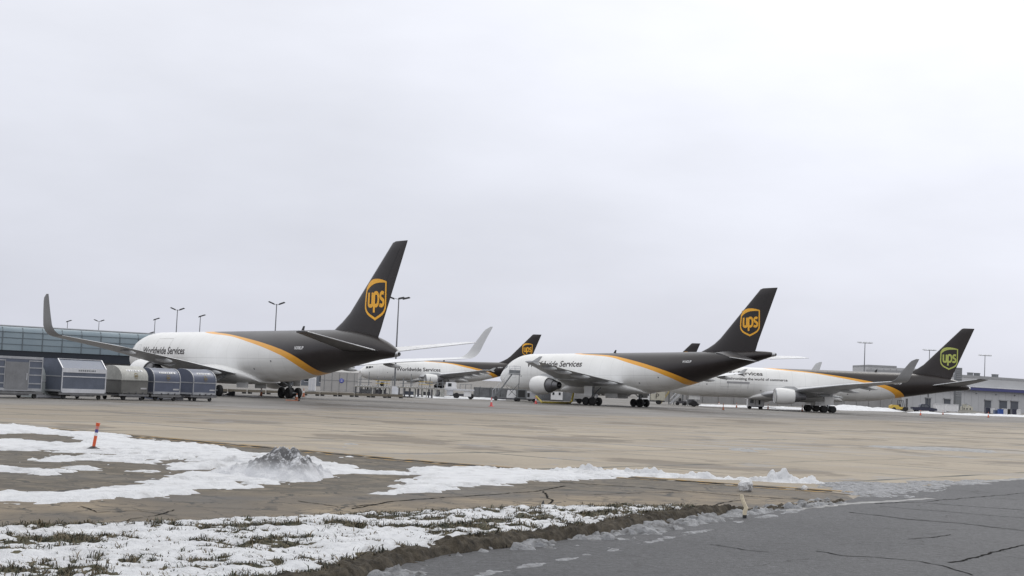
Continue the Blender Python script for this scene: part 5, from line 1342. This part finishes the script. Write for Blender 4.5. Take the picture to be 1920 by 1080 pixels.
# wire fence on tall posts
A_, B_ = W(676, 730, 222), W(838, 730, 226); o_, an, ln = frame_between(A_, B_)
t = thing('chain_fence', 'tall open fence of thin grey posts below the distant airliner nose', 'fence', o_, an)
k = 0; x = 0
r_ = random.Random(4)
while x < ln: MB().tube((x, 0, 0), (x, 0, r_.choice((2.7, 2.9, 3.3))), .055, .05, 8).build('post', STEEL, t, 40); x += r_.uniform(.9, 1.9)
mb = MB()
for z in (1.2, 2.3): mb.beam((0, 0, z), (ln * .42, 0, z), .05, .05)
mb.build('rail', STEEL, t)

# roller stands
def stand(px0, px1, py, h, label, posts=2, seed=1):
    d = 216; a = G((px0 + px1) / 2, py); Wd = (px1 - px0) / FPX * a.y
    t = thing('roller_stand', label, 'equipment stand', (a.x, a.y, 0), 0, 'roller stands in front of the distant airliner')
    MB().box((0, 0, h), (Wd, 1.8, .16)).build('deck', CONC, t)
    mb = MB()
    for k in range(7): mb.tube((-Wd / 2 + Wd * (k + .5) / 7, -.8, h + .12), (-Wd / 2 + Wd * (k + .5) / 7, .8, h + .12), .05, .05, 6)
    mb.build('rollers', METAL, t)
    r_ = random.Random(seed)
    for k in range(4):
        for y in (-.8, .8):
            MB().box((-Wd / 2 + .12 + (Wd - .24) * min(1, max(0, k / 3 + r_.uniform(-.08, .08))), y, (h - .08) / 2), (.18, .12, h - .08)).build('leg', ULDPALE if r_.random() < .4 else DARKM, t)
    MB().box((r_.uniform(-.4, .4), .2, .62), (Wd * r_.uniform(.35, .6), 1.1, r_.uniform(.35, .6))).build('stored_crate', r_.choice((DARKM, STEEL, ULDGREY, BLACK)), t)
    MB().box((0, .1, .4), (Wd * .9, 1.2, .1)).build('lower_shelf', DARKM, t)
    for k in range(posts): MB().tube((-Wd / 2 + Wd * (k + .5) / posts, .85, h), (-Wd / 2 + Wd * (k + .5) / posts, .85, h + 1.3), .045, .045, 8).build('post', STEEL, t, 40)
    mb = MB(); mb.box((0, .85, h + .55), (Wd * .9, .06, .07)); mb.box((0, .85, h + .95), (Wd * .9, .06, .07)); mb.build('guard_rail', YELLOW if seed % 2 else STEEL, t)
for i, a in enumerate(((664, 697, 742, 1.25, 'leftmost grey roller stand left of the tall three headed mast'), (700, 731, 743, 1.2, 'roller stand directly left of the tall three headed mast'), (745, 779, 745, 1.35, 'roller stand directly right of the tall three headed mast'), (782, 811, 746, 1.3, 'roller stand with yellow rail under the distant lettering'), (814, 833, 746, 1.25, 'narrow roller stand touching the flatbed loader'))):
    stand(*a, seed=i)
p = W(742, 728, 218); t = thing('utility_box', 'pale utility box at the foot of the tall three headed mast', 'box', (p.x, p.y, 0), 0)
MB().box((0, 0, .75), (1.3, .8, 1.4)).build('body', SHEDG, t, bevel=.03); MB().box((0, 0, .05), (1.5, 1.0, .1)).build('base', CONC, t); MB().box((0, -.42, .8), (1.0, .04, 1.1)).build('door', SILVER, t)
# flatbed loader
a = G(860, 747.5); t = thing('cargo_loader', 'white flatbed loader truck under the distant airliner wing', 'loader', (a.x, a.y, 0), 0)
MB().box((0, 0, 1.28), (4.4, 2.4, .2)).build('deck', SILVER, t); MB().box((.4, 0, .55), (3.4, 1.6, .35)).build('chassis', DARKM, t)
MB().box((-1.2, 0, 1.85), (1.6, 1.8, .95), top=(.92, .92)).build('cab', REFL, t, bevel=.05); MB().box((-1.35, -.92, 1.95), (.5, .06, .45)).build('cab_window', GLASS, t)
MB().box((1.3, -.2, .72), (1.1, 1.6, .75)).build('engine_box', REFL, t, bevel=.04); MB().box((-1.3, -.2, .8), (.9, 1.5, .7)).build('side_panel', SILVER, t)
mb = MB()
for x in (.1, .9, 1.7): mb.tube((x, .9, 1.38), (x, .9, 2.1), .04, .04, 8)
mb.beam((.1, .9, 2.1), (1.9, .9, 2.1), .05, .05); mb.build('guard_rail', STEEL, t)
for x in (-.35, 1.75):
    for y in (-.85, .85): make_wheel(t, (x, y, .42), .42, .3)
# blast fence behind the stairs
A_, B_ = G(884, 748), G(1130, 757); o_, an, ln = frame_between(A_, B_)
t = thing('blast_fence', 'low mottled grey fence behind the boarding stairs', 'fence', o_ + Vector((0, 14, 0)), an)
MB().box((ln / 2, 0, .85), (ln, .25, 1.7)).build('panel', mat('mottled_grey', (.17, .175, .185), .8, var=.35, scale=.9), t)
for k in range(12): MB().box((ln * (k + .5) / 12, -.18, .9), (.12, .12, 1.8)).build('post', STEEL, t)

# boarding stairs at the nose of the middle airliner
a = G(945, 751.5); t = thing('boarding_stairs', 'mobile boarding stairs with steep flight and caged platform at an airliner nose', 'stairs', (a.x, a.y, 0), 0)
sc = a.y / FPX
MB().box((.2, 0, .35), (4.2, 1.8, .22)).build('chassis', DARKM, t)
mb = MB()
for y in (-.6, .6): mb.beam((-1.7, y, .45), (-.1, y, 2.2), .09, .2); mb.beam((-.15, y, 2.2), (.95, y, 3.85), .09, .2)
mb.build('stringer', STEEL, t)
for k in range(15):
    z = .55 + 3.25 * k / 14; x = -1.7 + (z - .45) / 1.75 * 1.6 if z < 2.2 else -.15 + (z - 2.2) / 1.65 * 1.1
    MB().box((x, 0, z), (.24, 1.16, .05)).build('step', METAL, t)
mb = MB()
for y in (-.66, .66):
    mb.path([(-1.75, y, 1.4), (-.15, y, 3.15), (.9, y, 4.8)], .03, 6)
    for q in range(7): x = -1.7 + q * .42; zz = .55 + (x + 1.7) * 1.09 if x < -.1 else 2.2 + (x + .15) * 1.5; mb.tube((x, y, zz), (x, y, zz + 1.0), .022, .022, 6)
mb.build('handrail', SILVER, t)
MB().box((1.35, 0, 3.9), (1.7, 1.7, .12)).build('platform', STEEL, t)
mb = MB()
for x in (.55, 1.35, 2.15):
    for y in (-.8, .8): mb.tube((x, y, 3.96), (x, y, 5.05), .03, .03, 6)
for z in (4.4, 4.75, 5.05):
    for y in (-.8, .8): mb.beam((.55, y, z), (2.15, y, z), .05, .05)
    mb.beam((2.15, -.8, z), (2.15, .8, z), .05, .05)
mb.build('platform_cage', SILVER, t)
MB().box((1.35, -.83, 4.25), (1.55, .04, .5)).build('kick_panel', STEEL, t)
mb = MB()
for y in (-.75, .75): mb.tube((2.05, y, .4), (2.05, y, 3.85), .045, .045, 8); mb.beam((.3, y, .4), (2.05, y, 2.6), .06, .06); mb.beam((2.05, y, .5), (.2, y, 2.1), .06, .06)
mb.build('support', DARKM, t)
MB().box((1.05, -.2, 1.0), (1.5, 1.2, 1.2), top=(.8, .9)).build('canvas_cover', REFL, t, bevel=.06)
for x in (-1.2, 1.7):
    for y in (-.8, .8): make_wheel(t, (x, y, .3), .3, .2)
# ground power cart and hose
a = G(985, 753.5); t = thing('power_cart', 'grey power cart with dark grille beside the engine of the stairs airliner', 'power cart', (a.x, a.y, 0), 0)
MB().box((-.55, 0, 1.12), (1.35, 1.5, 1.3)).build('grille_housing', STEEL, t, bevel=.04); MB().box((-.6, -.77, 1.15), (1.0, .05, 1.0)).build('grille', BLACK, t)
MB().box((.95, 0, .95), (1.6, 1.4, .95)).build('body', SILVER, t, bevel=.04); MB().box((.4, -.72, 1.0), (.35, .05, .6)).build('control_panel', BLACK, t); MB().box((.2, 0, .4), (3.3, 1.3, .12)).build('chassis', DARKM, t)
for x in (-1.0, 1.3):
    for y in (-.6, .6): make_wheel(t, (x, y, .27), .27, .18)
a0 = G(1040, 757); YEL_H = mat('hose_yellow', (.46, .36, .07), .6, var=.2)
pts = [W(1005, 743, a0.y), W(1010, 748, a0.y - .5), G(1016, 756.3) + Vector((0, 0, .16)), G(1040, 757) + Vector((0, 0, .16)), G(1068, 757.5) + Vector((0, 0, .16)), W(1072, 752, a0.y), W(1075, 738, a0.y + 2)]
hb = MB(); hb.path(pts, .15, 10)
for q in pts[1:-1]: hb.lathe([(-.15, .02), (-.1, .12), (0, .152), (.1, .12), (.15, .02)], (q.x, q.y, q.z), 'z', 10)
tag(hb.build('air_hose', YEL_H, None, 60), 'thick yellow air hose looping on the ground under the engine', 'hose')
# cabin and vehicles seen under the middle airliner
a = G(1048, 754) + Vector((0, 12, 0)); t = thing('site_cabin', 'small white cabin with two windows behind the yellow hose', 'cabin', (a.x, a.y, 0), 0)
MB().box((0, 0, 1.0), (1.9, 1.8, 1.6)).build('body', REFL, t, bevel=.03); MB().box((0, 0, 1.86), (2.1, 2.0, .12)).build('roof', SILVER, t); MB().box((0, 0, .1), (2.0, 1.6, .2)).build('base', DARKM, t)
for x in (-.55, .45): MB().box((x, -.92, 1.2), (.3, .06, .42)).build('window', GLASS, t)
def truck(px, py, label, facing=-1, L_=5.2, Hb=2.3, letter=None, hood=True):
    a = G(px, py); t = thing('service_truck', label, 'truck', (a.x, a.y, 0), 0)
    f = facing
    MB().box((0, 0, .55), (L_, 1.5, .2)).build('chassis', DARKM, t)
    cab = MB().prism([(f * L_ * .5, .6), (f * L_ * .5, 1.25), (f * L_ * .40, 1.35), (f * L_ * .33, 2.1), (f * L_ * .08, 2.15), (f * L_ * .08, .6)], 'y', -.95, .95).build('cab', REFL, t, bevel=.05)
    for x0, x1 in ((.345, .25), (.23, .12)): MB().prism([(f * L_ * (x0 + .015), 1.4), (f * L_ * x0, 1.95), (f * L_ * x1, 1.95), (f * L_ * x1, 1.4)], 'y', -1.0, -.92).build('window', GLASS, cab)
    bx = MB().box((-f * L_ * .22, 0, .7 + Hb / 2), (L_ * .56, 2.0, Hb)).build('cargo_box', CREAM if letter else REFL, t, bevel=.03)
    for x in (f * L_ * .3, -f * L_ * .28):
        for y in (-.85, .85): make_wheel(t, (x, y, .42), .42, .26)
    MB().box((f * L_ * .505, -.6, .85), (.06, .3, .18)).build('headlight', SILVER, t); MB().box((f * L_ * .505, .6, .85), (.06, .3, .18)).build('headlight', SILVER, t)
    MB().box((f * L_ * .515, 0, .55), (.1, 1.8, .2)).build('bumper', DARKM, t)
    return t, bx
tr, bx = truck(1221, 757.5, 'white service truck with brown letter on its box behind the right wheel truck', -1, 4.6, 1.5, True)
cu = bpy.data.curves.new('lettering', 'FONT'); cu.body = 'P'; cu.size = 1.3; cu.align_x = 'CENTER'
tmp = bpy.data.objects.new('lettering', cu); COL.objects.link(tmp); dg = bpy.context.evaluated_depsgraph_get(); me = bpy.data.meshes.new_from_object(tmp.evaluated_get(dg)); bpy.data.objects.remove(tmp)
me.materials.clear(); me.materials.append(LETTER); o = bpy.data.objects.new('lettering', me); COL.objects.link(o); o.parent = bx; o.location = (.9, -1.02, 1.0); o.rotation_euler = (math.pi / 2, 0, 0)
a = G(1087, 758); a = a + Vector((0, 10, 0))
truck_l, _ = truck(1097, 757, 'white service truck half hidden by the left wheel truck of the stairs airliner', 1, 3.2, .9)
# yellow legged stairs and pale stairs under the belly
def ramp_stairs(px, py, h, run, m, label, flip=1):
    a = G(px, py); t = thing('access_stairs', label, 'stairs', (a.x, a.y, 0), 0)
    mb = MB()
    for y in (-.5, .5): mb.beam((-flip * run / 2, y, .15), (flip * run / 2, y, h), .09, .26)
    mb.build('stringer', m, t)
    for k in range(9):
        q = (k + .5) / 9; MB().box((-flip * run / 2 + flip * run * q, 0, .15 + (h - .15) * q), (.26, .95, .05)).build('step', METAL, t)
    mb = MB()
    for y in (-.5, .5):
        mb.beam((flip * run / 2, y, 0), (flip * run / 2, y, h), .1, .1); mb.beam((flip * (run / 2 + .9), y, 0), (flip * (run / 2 + .9), y, h), .1, .1)
    mb.build('leg', STEEL, t)
    MB().box((flip * (run / 2 + .45), 0, h + .05), (1.05, 1.15, .1)).build('platform', YELLOW if m is YST else SILVER, t)
    mb = MB()
    for y in (-.55, .55): mb.path([(-flip * run / 2, y, 1.0), (flip * run / 2, y, h + .9)], .035, 6)
    mb.build('handrail', m, t)
YST = mat('dull_yellow_steel', (.34, .28, .13), .6, var=.2)
ramp_stairs(1246, 758, 2.35, 1.5, YST, 'dull yellow access stairs beneath the belly beside the white truck')
ramp_stairs(1268, 759.5, 2.6, 2.2, SILVER, 'pale grey access stairs right of the dull yellow ones')
# tractor and jack
a = G(1277, 760); t = thing('tow_tractor', 'small dark tow tractor beside the pale grey access stairs', 'tractor', (a.x, a.y, 0), 0)
MB().box((0, 0, .55), (1.9, 1.1, .45), top=(.9, .9)).build('body', DARKM, t, bevel=.05); MB().box((-.25, 0, 1.0), (.5, .8, .5), top=(.8, .9)).build('seat', BLACK, t, bevel=.04); MB().tube((.3, 0, .8), (.1, 0, 1.45), .03, .03, 8).build('steering_column', STEEL, t)
MB().box((.75, 0, .85), (.4, .7, .2)).build('headlight_box', SILVER, t)
for x in (-.65, .65):
    for y in (-.5, .5): make_wheel(t, (x, y, .3), .3, .2)
# drum shaped cart with a mast near the nose of the right airliner
a = G(1299, 760.5); t = thing('jack_cart', 'dark wheeled jack cart with a thin upright pole near a nose wheel', 'cart', (a.x, a.y, 0), 0)
MB().box((.2, 0, .3), (2.2, 1.0, .16)).build('frame', DARKM, t); MB().lathe([(-.35, 0), (-.35, .52), (.35, .52), (.35, 0)], (-.35, 0, .75), 'y', 20).build('drum', DARKM, t, 40)
MB().box((-.4, 0, 1.45), (.9, .6, .22)).build('tray', STEEL, t); MB().tube((.75, 0, .35), (.95, 0, 3.8), .05, .035, 8).build('pole', STEEL, t); MB().beam((-.3, 0, 1.5), (-.8, 0, 2.3), .06, .06).build('handle', STEEL, t)
for x in (-.5, .8):
    for y in (-.5, .5): make_wheel(t, (x, y, .24), .24, .16)
# white service cart
a = G(1416, 767); t = thing('service_cart', 'white box shaped service cart on small wheels below the open hold', 'service cart', (a.x, a.y, 0), 0)
MB().box((0, 0, 1.18), (2.8, 1.6, 1.35)).build('body', REFL, t, bevel=.04); MB().box((-.75, -.82, 1.3), (.6, .05, .6)).build('vent', STEEL, t); MB().box((.55, -.82, 1.2), (.28, .05, .8)).build('hatch', BLACK, t); MB().box((-.15, -.82, 1.25), (.08, .06, 1.0)).build('latch', STEEL, t)
MB().box((0, 0, .42), (2.6, 1.3, .14)).build('chassis', DARKM, t); MB().beam((1.3, 0, .4), (3.6, 0, .3), .09, .09).build('tow_bar', DARKM, t); MB().box((.3, 0, 1.92), (.3, .3, .14)).build('roof_cap', STEEL, t)
for x in (-1.0, .9):
    for y in (-.7, .7): make_wheel(t, (x, y, .25), .25, .17)

# forklift
a = G(1685, 771.8); t = thing('forklift', 'yellow heavy forklift with dark cab guard beside the pickup truck', 'forklift', (a.x, a.y, 0), 0)
MB().prism([(-2.0, .55), (-2.1, 1.25), (-1.6, 1.5), (-.3, 1.45), (-.1, 1.1), (1.4, 1.05), (1.5, .5)], 'y', -.95, .95).build('body', YELLOW, t, bevel=.06)
MB().box((-1.75, 0, .95), (.6, 1.96, .8)).build('counterweight', YELLOW, t, bevel=.08)
mb = MB()
for x, xt in ((-.2, -.1), (1.1, .8)):
    for y in (-.7, .7): mb.beam((x, y, 1.1), (xt, y, 2.55), .09, .09)
for y in (-.7, .7): mb.beam((-.1, y, 2.55), (.8, y, 2.55), .09, .09)
for k in range(5): mb.beam((-.1 + k * .22, -.7, 2.56), (-.1 + k * .22, .7, 2.56), .06, .06)
mb.build('overhead_guard', BLACK, t)
MB().box((.15, 0, 1.4), (.6, .7, .55), top=(.7, .9)).build('seat', BLACK, t, bevel=.05)
mb = MB()
for y in (-.45, .45): mb.box((1.75, y, 1.65), (.16, .12, 2.7))
for z in (.7, 1.7, 2.8): mb.box((1.75, 0, z), (.12, .8, .12))
mb.build('lift_mast', BLACK, t); MB().box((1.9, 0, .7), (.08, 1.3, .7)).build('carriage', DARKM, t)
for y in (-.35, .35): MB().box((2.5, y, .2), (1.2, .14, .07)).build('fork', DARKM, t)
for x, r in ((-1.3, .48), (1.1, .55)):
    for y in (-.85, .85): make_wheel(t, (x, y, r), r, .36)
# pickup
a = G(1732, 773.2); t = thing('pickup_truck', 'dark navy pickup truck parked right of the yellow forklift', 'pickup truck', (a.x, a.y, 0), 0)
MB().prism([(-2.85, .55), (-2.85, 1.15), (-1.0, 1.18), (-1.0, 1.2), (1.0, 1.2), (1.25, 1.18), (2.65, 1.02), (2.85, .85), (2.85, .5), (2.2, .42), (-2.3, .42)], 'y', -.95, .95).build('body', NAVY, t, bevel=.05)
cab = MB().prism([(-1.05, 1.15), (-.95, 1.82), (-.7, 1.92), (.45, 1.92), (.65, 1.86), (1.3, 1.17)], 'y', -.84, .84).build('cab', NAVY, t, bevel=.05)
for pl in ([(-.85, 1.25), (-.78, 1.76), (-.25, 1.78), (-.25, 1.25)], [(-.15, 1.25), (-.15, 1.78), (.42, 1.78), (1.0, 1.25)]):
    MB().prism(pl, 'y', -.90, -.82).build('side_window', mat('bright_reflecting_glass', (.10, .11, .13), .05), cab)
MB().prism([(1.27, 1.22), (.66, 1.84), (.70, 1.86), (1.33, 1.24)], 'y', -.72, .72).build('windscreen', GLASS, cab)
MB().box((2.86, 0, .6), (.1, 1.86, .22)).build('bumper', SILVER, t); MB().box((-2.88, 0, .6), (.1, 1.86, .2)).build('bumper', SILVER, t)
for y in (-.72, .72): MB().box((2.80, y, .88), (.12, .34, .2)).build('headlight', REFL, t)
for x in (-1.75, 1.85):
    for y in (-.82, .82): make_wheel(t, (x, y, .39), .39, .27)
# white roofed skips, machine, concrete block, bins
def bin_box(px0, px1, py, h, m, label, name='storage_bin', cat='bin', lid=None, group='bins and boxes before the warehouse', dpt=1.6):
    a = G((px0 + px1) / 2, py); Wd = (px1 - px0) / FPX * a.y
    t = thing(name, label, cat, (a.x, a.y, 0), 0, group)
    MB().box((0, 0, .12 + h / 2), (Wd, dpt, h), top=(1.0, .96)).build('body', m, t, bevel=.03)
    MB().box((0, 0, h + .17), (Wd + .12, dpt + .12, .12)).build('lid', lid or m, t)
    mb = MB()
    for x in (-Wd * .38, Wd * .38): mb.box((x, 0, .06), (.16, dpt * .8, .12))
    mb.build('skids', DARKM, t)
    mb = MB()
    for k in range(3): mb.box((-Wd * .33 + Wd * .33 * k, -dpt / 2 - .015, .12 + h * .5), (.06, .05, h * .9))
    mb.build('rib', m, t)
bin_box(1752, 1772, 773, 1.9, REFL, 'white container with snowy lid directly right of the pickup truck', 'skip', 'skip', ROOFW, 'white containers with snowy lids', 2.2)
bin_box(1774, 1795, 772.5, 1.85, REFL, 'white container with snowy lid left of the cream machine', 'skip', 'skip', ROOFW, 'white containers with snowy lids', 2.2)
a = G(1812, 773); t = thing('plant_machine', 'cream machine with exposed pipework behind the concrete block', 'machine', (a.x, a.y, 0), 0)
MB().box((0, 0, .9), (3.0, 1.6, 1.3)).build('body', CREAM, t, bevel=.05); MB().box((-.6, 0, 1.9), (1.0, 1.2, .7)).build('hopper', CREAM, t, bevel=.05); MB().box((.7, -.2, 1.8), (.9, .9, .5), top=(.6, .6)).build('motor', CREAM, t, bevel=.05)
mb = MB(); mb.path([(-1.4, -.9, .4), (-1.4, -.9, 1.9), (-.2, -.9, 2.3), (.9, -.9, 1.9)], .07, 8); mb.build('pipe', STEEL, t)
for x in (-.9, -.1, .8): MB().box((x, -.82, .95), (.3, .06, .5)).build('hatch', DARKM, t)
MB().box((0, 0, .14), (2.7, 1.3, .28)).build('skid', DARKM, t)
a = G(1813, 775.2); t = thing('concrete_block', 'long low concrete block in front of the cream machine', 'barrier', (a.x, a.y, 0), 0)
MB().prism([(-.3, 0), (-.3, .2), (-.12, .5), (-.1, .78), (.1, .78), (.12, .5), (.3, .2), (.3, 0)], 'x', -2.2, 2.2).build('block', CONC, t); MB().box((0, -.33, .08), (.5, .08, .14)).build('lifting_slot', BLACK, t)
for px0, px1, py, h, m, lab in ((1847, 1857.5, 776, 1.35, NAVY, 'navy bin standing left of all the bins'), (1858.5, 1863, 776.5, 1.3, REFL, 'slim white bin next to the navy bin'), (1864, 1871.5, 778.5, 1.0, mat('slate_blue', (.10, .14, .24), .5), 'slate blue low bin in front of the white slab'), (1872, 1879.5, 779, 1.3, BLUE, 'bright blue bin among the white and slate ones'), (1880.5, 1887, 778, 1.35, REFL, 'broad white bin right of the bright blue one'), (1887.6, 1893, 778, 1.3, BLACK, 'black bin between white and navy ones'), (1896, 1904, 779, 1.35, NAVY, 'navy bin second from the right end'), (1904.8, 1912, 779, 1.3, REFL, 'white bin at the right end of the row')):
    bin_box(px0, px1, py, h, m, lab)
bin_box(1863, 1883, 772.5, 2.0, PALEW, 'tall pale crate with snowy top behind the blue bins', 'storage_crate', 'crate', ROOFW)
